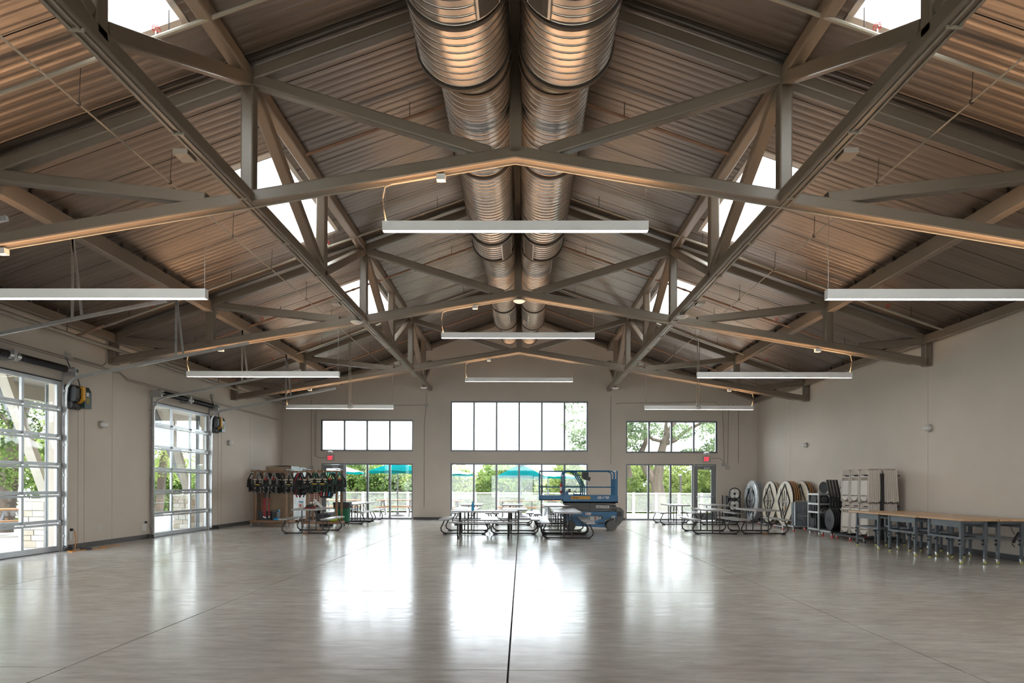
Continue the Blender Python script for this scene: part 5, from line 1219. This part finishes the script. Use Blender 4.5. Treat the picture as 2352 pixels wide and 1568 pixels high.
part('panel', MB().cbox((-5.98, 20.35, 0.86), (0.34, 0.03, 0.07), Matrix.Rotation(0.75, 3, 'Y')), M_white, wt); part('edge', MB().cbox((-5.985, 20.33, 0.895), (0.34, 0.01, 0.012), Matrix.Rotation(0.75, 3, 'Y')), M_wrap, wt)

# ------------------------------------------------------------------ chair cart by the right wall
ct = thing('chair_cart', 'black steel cart carrying two tiers of folding chairs', 'cart', (9.15, 18.0, 0))
part('base_frame', MB().box(8.72, 8.78, 17.25, 18.85, 0.10, 0.15).box(9.50, 9.56, 17.25, 18.85, 0.10, 0.15).box(8.78, 9.50, 17.25, 17.31, 0.10, 0.15).box(8.78, 9.50, 18.79, 18.85, 0.10, 0.15), M_black, ct)
for y in (17.20, 18.87): part('upright', MB().box(9.09, 9.17, y-0.03, y+0.03, 0.12, 1.76), M_black, ct)
for z in (0.92, 1.70):
    part('hanging_rail', MB().box(9.10, 9.16, 17.2, 18.87, z, z+0.03), M_black, ct)
    for y in (17.42, 17.92, 18.42): 
        for xx in ((8.70, 9.10), (9.16, 9.60)): part('chair_arm', MB().box(xx[0], xx[1], y-0.18, y-0.16, z, z+0.025), M_black, ct)
for x, y in ((8.75, 17.3), (9.53, 17.3), (8.75, 18.8), (9.53, 18.8), (8.75, 18.05)): caster(ct, x, y, 0.045, M_red if y > 17.5 else M_black, M_chrome, 0.10)
def make_fchair(label):
    """folded chair hanging, plane parallel to YZ, face towards -X, origin at bottom centre; 0.44 wide (y), 0.83 tall"""
    t = thing('folding_chair', label, 'chair', (0, 0, 0))
    W = 0.215; Hh = 0.83
    fr = MB()
    for s in (-1, 1): fr.sweep([(0, s*W, 0.0), (-0.004, s*W, 0.45), (0.008, s*(W-0.03), Hh-0.03)], [(0.014, 0.021), (-0.014, 0.021), (-0.014, -0.021), (0.014, -0.021)], up=(1, 0, 0))
    part('side_frame', fr, M_chair, t, world=False)
    part('backrest', MB().prism([(-W+0.035, Hh-0.13), (W-0.035, Hh-0.13), (W-0.02, Hh-0.05), (W-0.06, Hh), (-W+0.06, Hh), (-W+0.02, Hh-0.05)], -0.010, 0.010, 'yz'), M_chair_shaded, t, world=False, label='backrest top with shade painted in')
    part('cross_bar', MB().box(-0.013, 0.013, -W+0.02, W-0.02, Hh-0.20, Hh-0.155), M_chair, t, world=False)
    st = part('seat', MB().box(-0.016, -0.004, -W+0.035, W-0.035, 0.17, 0.55), M_chair, t, world=False)
    part('seat_rib', MB().box(-0.024, -0.015, -W+0.035, W-0.035, 0.355, 0.37).box(-0.024, -0.015, -W+0.035, W-0.035, 0.535, 0.55).box(-0.024, -0.015, -W+0.035, -W+0.055, 0.17, 0.55), M_chair, st, world=False)
    mb = MB(); n = 8
    poly = [(-W+0.03, 0.14)]+[(-W+0.03+(2*W-0.06)*k/n, 0.14-0.11*math.sin(pi*k/n)**0.5) for k in range(1, n)]+[(W-0.03, 0.14)]
    mb.prism(poly, -0.022, -0.008, 'yz'); part('seat_front', mb, M_chair, t, world=False)
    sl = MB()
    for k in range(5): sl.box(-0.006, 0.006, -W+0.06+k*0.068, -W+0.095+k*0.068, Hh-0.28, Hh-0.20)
    part('back_slats', sl, M_chair_shaded, t, world=False, kind='stuff'); return t
ch0 = make_fchair('x'); used0 = False
tiers = ((1.04, 'upper'), (0.19, 'lower'))
cols = ((17.42, 'near'), (17.92, 'middle'), (18.42, 'far'))
for z, tn in tiers:
    for y, cn in cols:
        for k in range(15):
            if k == 7: continue
            x = 8.80+0.052*k; zz = z+0.008*((k*7) % 3); lean = 0.05
            lb = ('folding chair at the front of the %s tier, %s column, seat showing white' % (tn, cn)) if k == 0 else 'taupe edge of a folding chair nested in the %s tier, %s column of the cart' % (tn, cn)
            if not used0: o = ch0; used0 = True; o.location = (x, y, zz)
            else: o = dup(ch0, (x, y, zz))
            o.rotation_euler = (0, 0.03-0.010*k*0.6, 0); o['label'] = lb
            o['group'] = 'folding chairs nested in the %s tier, %s column' % (tn, cn) if k else 'folding chairs facing out on the cart'

# ------------------------------------------------------------------ workbenches
def make_bench(label):
    t = thing('workbench', label, 'workbench', (0, 0, 0)); Wd, Ln, Hh = 0.66, 1.385, 0.845
    for k in range(8): part('top_stave', MB().box(-Wd/2+k*Wd/8+0.0006, -Wd/2+(k+1)*Wd/8-0.0006, -Ln/2, Ln/2, Hh-0.035, Hh), M_butcher, t, world=False)
    ap = 0.13
    part('apron', MB().box(-Wd/2+0.10, -Wd/2+0.115, -Ln/2+0.20, Ln/2-0.20, Hh-0.035-ap, Hh-0.035), M_benchsteel, t, world=False)
    part('apron', MB().box(Wd/2-0.115, Wd/2-0.10, -Ln/2+0.20, Ln/2-0.20, Hh-0.035-ap, Hh-0.035), M_benchsteel, t, world=False)
    for e in (-1, 1): part('apron', MB().box(-Wd/2+0.115, Wd/2-0.115, e*(Ln/2-0.20)-0.008, e*(Ln/2-0.20)+0.008, Hh-0.035-0.06, Hh-0.035), M_benchsteel, t, world=False)
    for sx in (-1, 1):
        for sy in (-1, 1):
            x = sx*(Wd/2-0.11); y = sy*(Ln/2-0.20)
            lg = part('leg', MB().box(x-0.028, x+0.028, y-0.028, y+0.028, 0.32, Hh-0.036), M_benchsteel, t, world=False)
            part('inner_leg', MB().box(x-0.021, x+0.021, y-0.021, y+0.021, 0.09, 0.32), M_benchsteel, lg, world=False)
            part('knob', MB().disc((x-sx*0.0-0.055, y, 0.44), 0.018, 0.028, 'x', 10).disc((x-0.055, y, 0.37), 0.018, 0.028, 'x', 10), M_black, lg, world=False)
            mb = MB()
            for k in range(5): mb.box(x-0.024, x-0.0205, y-0.005, y+0.005, 0.13+k*0.035, 0.14+k*0.035)
            part('adjusting_holes', mb, M_black, lg, world=False, kind='stuff')
            caster(t, x, y, 0.032, M_castery, M_chrome if sy < 0 else M_black, 0.09, world=False)
    part('shelf', MB().box(-Wd/2+0.10, Wd/2-0.10, -Ln/2+0.20, Ln/2-0.20, 0.475, 0.49).box(-Wd/2+0.085, -Wd/2+0.10, -Ln/2+0.20, Ln/2-0.20, 0.465, 0.50), M_benchsteel, t, world=False)
    for e in (-1, 1): part('end_rail', MB().box(-Wd/2+0.11, Wd/2-0.11, e*(Ln/2-0.20)-0.012, e*(Ln/2-0.20)+0.012, 0.46, 0.50), M_benchsteel, t, world=False)
    return t
wb0 = make_bench('butcher-block workbench, front row, nearest the camera'); wb0.location = (8.55, 13.35, 0)
for x, y, lb in ((8.50, 14.75, 'butcher-block workbench, front row, middle'), (8.47, 16.15, 'butcher-block workbench, front row, farthest, before the chair cart'),
                 (9.23, 13.35, 'butcher-block workbench against the right wall, nearest, power strip hanging below'), (9.19, 14.75, 'butcher-block workbench against the right wall, middle'), (9.16, 16.15, 'butcher-block workbench against the right wall, farthest')): dup(wb0, (x, y, 0), lb)
ps = thing('power_strip', 'black power strip dangling under the workbench nearest the right wall', 'power strip', (9.3, 12.87, 0.6))
part('outlet_bar', MB().box(9.05, 9.45, 12.855, 12.872, 0.72, 0.77), M_black, ps)
part('cord', MB().tube([(9.22, 12.84, 0.72), (9.26, 12.83, 0.62), (9.30, 12.83, 0.56)], 0.006, 5), M_black, ps)
part('plug_head', MB().cbox((9.33, 12.83, 0.50), (0.04, 0.04, 0.22), Matrix.Rotation(0.55, 3, 'Y')), M_black, ps)
part('cord_tail', MB().tube([(9.27, 12.83, 0.42), (9.25, 12.83, 0.38), (9.30, 12.83, 0.33)], 0.009, 5), M_black, ps)

# ------------------------------------------------------------------ round folding tables on dollies
def round_table(x, y, m, label, grp=None, legs=True, cover=False, lean=0.05):
    t = thing('round_table', label, 'table', (x, y, 0.10), grp); R = 0.76
    part('tabletop', MB().lathe([(0.001, -0.014), (R-0.01, -0.014), (R, -0.006), (R, 0.010), (R-0.005, 0.014), (0.001, 0.014)], (0, 0, R), 'x', 56), [m], t, world=False)
    part('edge_band', MB().lathe([(R-0.012, -0.0155), (R+0.002, -0.013), (R+0.002, 0.013), (R-0.012, 0.0155)], (0, 0, R), 'x', 56), (M_black if legs else m) if not cover else M_white, t, world=False)
    if legs:
        X = -0.028; q = 0.52
        fr = MB()
        D = [(X, 0, R+0.64), (X, q, R+0.05), (X, 0, R-0.64), (X, -q, R+0.05)]
        for i in range(4): fr.beam(D[i], D[(i+1) % 4], 0.035, 0.03, up=(1, 0, 0))
        part('apron_frame', fr, M_black, t, world=False)
        lg = MB(); X2 = -0.055
        for s, o_ in ((-1, 0.0), (1, 0.08)):
            lg.tube([(X2, s*0.26, R+0.40+o_), (X2, s*0.30, R-0.15), (X2, s*0.20, R-0.30), (X2, s*0.02, R-0.38)], 0.013, 6).tube([(X2, s*0.10, R+0.42-o_), (X2, s*0.05, R-0.05), (X2, -s*0.12, R-0.45)], 0.013, 6)
        part('folded_legs', lg, M_black, t, world=False)
        part('stretcher', MB().tube([(X2-0.01, -0.45, R+0.05), (X2-0.01, 0.30, R+0.02)], 0.016, 6).tube([(X2-0.01, -0.2, R-0.13), (X2-0.01, 0.1, R-0.14)], 0.012, 6), M_chrome, t, world=False)
    if cover:
        mb = MB(); n = 40
        for j in range(n):
            a = 2*pi*j/n
            for (r, dx) in ((0.50, -0.035), (0.70, -0.05), (R+0.02, -0.03), (R+0.03, 0.02)): rr = r+0.012*math.sin(j*2.3); mb.v.append((dx+0.006*math.sin(j*1.7), rr*math.cos(a), R+rr*math.sin(a)))
        for j in range(n):
            for i in range(3): mb.f.append((j*4+i, ((j+1) % n)*4+i, ((j+1) % n)*4+i+1, j*4+i+1))
        part('vinyl_cover', mb, M_wrap, t, world=False, smooth=True)
    t.rotation_euler = (0, lean, 0); return t
k = 0
for i in range(5): round_table(8.98+0.055*i, 26.6+0.01*i, M_greytable, 'grey plastic round table, %s of the grey stack' % ['front one with leg frame showing', 'second', 'third', 'fourth', 'last'][i], legs=(i == 0), cover=(i == 0))
for i in range(3): round_table(9.12+0.075*i, 25.05, M_cream, 'cream round table, %s of the middle stack' % ['front one, black leg frame', 'second', 'last'][i], legs=(i == 0))
for i in range(4): round_table(9.08+0.07*i, 23.5, M_cream if i == 0 else M_brownlam, ('cream round table nearest the camera, black leg frame and orange tag' if i == 0 else 'brown round table %s behind the nearest cream one' % ['', 'first', 'second', 'third'][i]), legs=(i == 0))
for i in range(3): round_table(9.385+0.07*i, 22.95, M_brownlam if i else M_cream, ['cream round table half hidden behind the nearest stack', 'brown-edged round table close to the wall, inner', 'brown-edged round table closest to the right wall'][i], legs=(i == 0))
tg = thing('orange_tag', 'small orange tag on the nearest cream round table', 'tag', (9.02, 23.25, 0.7)); part('tag', MB().cbox((9.022, 23.25, 0.68), (0.006, 0.06, 0.10)), M_orange, tg); part('tie', MB().tube([(9.022, 23.25, 0.73), (9.03, 23.26, 0.78)], 0.003, 4), M_black, tg)
for x, y, lb in ((9.1, 26.6, 'steel dolly under the grey round tables'), (9.2, 25.05, 'steel dolly under the middle cream round tables'), (9.2, 23.45, 'steel dolly under the nearest round tables')):
    t = thing('table_dolly', lb, 'dolly', (x, y, 0))
    for dy in (-0.30, 0.30): part('cross_member', MB().box(x-0.32, x+0.32, y+dy-0.02, y+dy+0.02, 0.085, 0.115), M_galv, t)
    for dx in (-0.30, 0.28): part('side_member', MB().box(x+dx-0.02, x+dx+0.02, y-0.42, y+0.42, 0.06, 0.085), M_galv, t)
    for dx in (-0.30, 0.28):
        for dy in (-0.38, 0.38): caster(t, x+dx, y+dy, 0.04, M_red if dy > 0 else M_black, M_chrome, 0.06)

# ------------------------------------------------------------------ flat folded tables on a dolly
t = thing('flat_table_cart', 'steel cart with blue-grey folded tables standing on edge', 'cart', (9.0, 21.9, 0))
part('frame', MB().box(8.62, 9.35, 21.45, 21.49, 0.15, 0.19).box(8.62, 9.35, 22.35, 22.39, 0.15, 0.19).box(8.60, 8.64, 21.45, 22.39, 0.15, 0.19).box(9.33, 9.37, 21.45, 22.39, 0.15, 0.19), M_galv, t)
for x, y in ((8.64, 21.5), (9.33, 21.5), (8.64, 22.35), (9.33, 22.35)): caster(t, x, y, 0.05, M_red, M_chrome, 0.15)
part('push_handle', MB().tube([(8.66, 21.47, 0.19), (8.66, 21.47, 0.93), (8.70, 21.47, 0.96), (9.28, 21.47, 0.96), (9.32, 21.47, 0.93), (9.32, 21.47, 0.19)], 0.018, 8, up=(0, 1, 0)), M_galv, t, smooth=True)
for i in range(4):
    f = thing('folded_table', 'blue-grey plastic folding table on the flat cart, %s' % ['front one with tube legs', 'second', 'third', 'last'][i], 'table', (9.0, 21.56+0.09*i, 0.19))
    y = 21.56+0.09*i
    part('tabletop', MB().box(8.70, 9.28, y-0.02, y+0.02, 0.19, 0.92), M_bluegrey, f)
    mb = MB()
    for r_ in range(9): mb.box(8.74, 8.76, y-0.028, y-0.018, 0.24+0.07*r_, 0.27+0.07*r_).box(9.20, 9.22, y-0.028, y-0.018, 0.24+0.07*r_, 0.27+0.07*r_)
    part('rib', mb, M_black, f, kind='stuff')
    part('folded_leg', MB().tube([(8.76, y-0.035, 0.62), (8.86, y-0.035, 0.62), (8.92, y-0.035, 0.70), (8.96, y-0.035, 0.82), (9.04, y-0.035, 0.82), (9.04, y-0.035, 0.26), (8.96, y-0.035, 0.26), (8.90, y-0.035, 0.36), (8.76, y-0.035, 0.38)], 0.014, 6, up=(0, 1, 0)), M_chrome, f)
    part('leg_brace', MB().tube([(8.74, y-0.04, 0.50), (9.22, y-0.04, 0.50)], 0.010, 6), M_chrome, f)

# ------------------------------------------------------------------ cocktail-table cart
t = thing('cocktail_table_cart', 'tall steel cart storing black cocktail table bases and poles', 'cart', (9.0, 19.98, 0))
for x, y in ((8.62, 20.35), (8.62, 19.65), (9.40, 20.35), (9.40, 19.65)): part('post', MB().box(x-0.018, x+0.018, y-0.018, y+0.018, 0.15, 1.30), M_galv, t)
for z in (0.17, 0.66, 0.90, 1.18):
    for x in (8.62, 9.40): part('rail', MB().box(x-0.016, x+0.016, 19.67, 20.33, z, z+0.05), M_galv if z > 0.2 else M_galv, t)
    for y in (19.65, 20.35): part('rail', MB().box(8.64, 9.38, y-0.014, y+0.014, z, z+0.05), M_galv, t)
part('deck', MB().box(8.60, 9.42, 19.63, 20.37, 0.13, 0.165), M_black, t)
for x, y in ((8.66, 20.32), (9.36, 20.32), (8.66, 19.70), (9.36, 19.70)): caster(t, x, y, 0.05, M_sign, M_chrome, 0.13)
def pedestal(x, y, z, ang, label):
    q = thing('table_pedestal', label, 'table base', (x, y, z)); 
    part('base_disc', MB().lathe([(0.001, 0.0), (0.17, 0.0), (0.17, 0.015), (0.06, 0.04), (0.001, 0.045)], (0, 0, 0), 'y', 32), M_black, q, world=False, smooth=True)
    part('pole', MB().tube([(0, 0.04, 0), (0, 0.62, 0)], 0.028, 10), M_chrome, q, world=False, smooth=True)
    part('collar', MB().disc((0, 0.60, 0), 0.05, 0.04, 'y', 12), M_chrome, q, world=False)
    part('spider', MB().box(-0.2, 0.2, 0.62, 0.64, -0.02, 0.02).box(-0.02, 0.02, 0.6201, 0.6399, -0.2, 0.2), M_chrome, q, world=False)
    q.rotation_euler = (0, 0, ang); return q
pedestal(8.86, 19.9, 1.40, -1.2, 'black round table base standing up at the top of the steel cart')
pedestal(8.70, 20.2, 1.03, -1.5, 'black table base with chrome pole on the upper shelf of the cart')
pedestal(8.70, 20.25, 0.40, -1.5, 'black table base with chrome pole on the lower shelf of the cart')
def blackdisc(x, y, z, r, label, ax='y', m=None):
    q = thing('round_tabletop', label, 'tabletop', (x, y, z))
    part('top', MB().lathe([(0.001, 0.0), (r-0.005, 0.0), (r, 0.006), (r, 0.024), (r-0.005, 0.03), (0.001, 0.03)], (x, y, z), ax, 40), m or M_black, q)
    part('mounting_ring', MB().lathe([(0.04, -0.008), (0.075, -0.008), (0.075, 0.0), (0.04, 0.0)], (x, y, z), ax, 20), M_galv if m else M_base, q); return q
M_dkdisc = mat('dark_brown_top', (0.055, 0.045, 0.04), 0.45, var=0.1)
blackdisc(8.84, 19.70, 0.68, 0.15, 'small dark brown round tabletop facing out beside the steel cart', m=M_dkdisc)
blackdisc(9.15, 19.70, 0.92, 0.17, 'dark brown round tabletop behind the leaning black slabs', m=M_dkdisc)
t = thing('tabletop_cart', 'low black cart with red wheels holding round tops on edge', 'cart', (9.1, 19.35, 0))
part('deck', MB().box(8.66, 9.45, 18.95, 19.62, 0.15, 0.19), M_black, t); part('edge_rail', MB().box(8.63, 8.66, 18.95, 19.62, 0.15, 0.20), M_galv, t)
part('back_panel', MB().box(8.9, 9.45, 19.60, 19.63, 0.19, 0.75), M_black, t)
for x, y in ((8.70, 19.0), (9.40, 19.0), (8.70, 19.57), (9.40, 19.57)): caster(t, x, y, 0.055, M_red, M_chrome, 0.15)
for i in range(4): blackdisc(8.74+0.055*i, 19.25, 0.19+0.31, 0.30, 'large round blue-black tabletop on edge, %s in the low cart' % ['front', 'second', 'third', 'last'][i], ax='x')
for i in range(4):
    q = thing('black_slab', 'tall black leaning slab on the low cart, %s' % ['leftmost', 'second', 'third', 'rightmost'][i], 'board', (9.0+0.08*i, 19.45, 0.9))
    x = 8.80+0.085*i
    part('upper_board', MB().beam((x+0.05, 19.42, 1.15), (x-0.05, 19.42, 1.62), 0.06, 0.045, up=(0, 1, 0)), M_dkdisc, q)
    part('lower_board', MB().beam((x+0.05, 19.42, 0.80), (x+0.05, 19.42, 1.15), 0.055, 0.045, up=(0, 1, 0)), M_black, q)
    part('hinge_plate', MB().box(x+0.0, x+0.10, 19.39, 19.395, 0.80, 0.82), M_chrome, q)
# black shelf with white-lobed bases
t = thing('black_shelf_cart', 'low black shelving cart near the right back corner', 'shelf', (8.47, 27.35, 0))
for z in (0.1, 0.42, 0.72, 0.98): part('shelf_board', MB().box(8.20, 8.74, 27.1, 27.6, z, z+0.03), M_black, t)
for x, y in ((8.20, 27.1), (8.74, 27.1), (8.20, 27.6), (8.74, 27.6)): part('post', MB().box(x-0.02, x+0.02, y-0.02, y+0.02, 0.05, 1.05), M_black, t)
for z, h_ in ((0.13, 0.25), (0.45, 0.22), (0.75, 0.20)):
    part('crate', MB().box(8.27, 8.67, 27.18, 27.52, z, z+h_), M_black, t)
for x, y in ((8.22, 27.12), (8.72, 27.12), (8.22, 27.58), (8.72, 27.58)): caster(t, x, y, 0.03, M_black, M_black, 0.07)
for z, lb in ((1.13, 'white four-lobed round base, upper one by the black shelf'), (0.68, 'white four-lobed round base, lower one by the black shelf')):
    q = thing('lobed_base', lb, 'table base', (8.3, 26.4, z))
    part('ring', MB().lathe([(0.20, -0.02), (0.235, -0.02), (0.235, 0.03), (0.20, 0.03)], (8.28, 26.3, z), 'y', 28), M_black, q)
    for k in range(4):
        a = pi/4+k*pi/2; part('lobe', MB().ball((8.28+0.11*math.cos(a), 26.3, z+0.11*math.sin(a)), 0.09, 12, 8, (1, 0.2, 1)), M_white, q, smooth=True)
    part('hub', MB().disc((8.28, 26.26, z), 0.045, 0.06, 'y', 12), M_black, q)
part('stand', MB().box(8.26, 8.30, 26.31, 26.34, 0.05, 1.1).box(8.12, 8.44, 26.2, 26.45, 0.03, 0.06), M_black, q)

# black stock, and panels added to darken the cocktail-table cart
for i, (x, y, z, r) in enumerate(((8.80, 19.72, 1.06, 0.15), (8.80, 20.25, 0.60, 0.16), (9.15, 19.75, 0.42, 0.16), (9.22, 20.1, 1.0, 0.15), (8.95, 19.80, 0.42, 0.16))):
    blackdisc(x, y, z, r, 'black round base plate on the steel cart, ' + ('upper left', 'lower far left', 'lower right', 'upper right', 'lower middle')[i])
bx = thing('dark_fill_panels', 'black panels added to darken the steel cart behind the round bases', 'panel', (9.0, 20.0, 0.17))
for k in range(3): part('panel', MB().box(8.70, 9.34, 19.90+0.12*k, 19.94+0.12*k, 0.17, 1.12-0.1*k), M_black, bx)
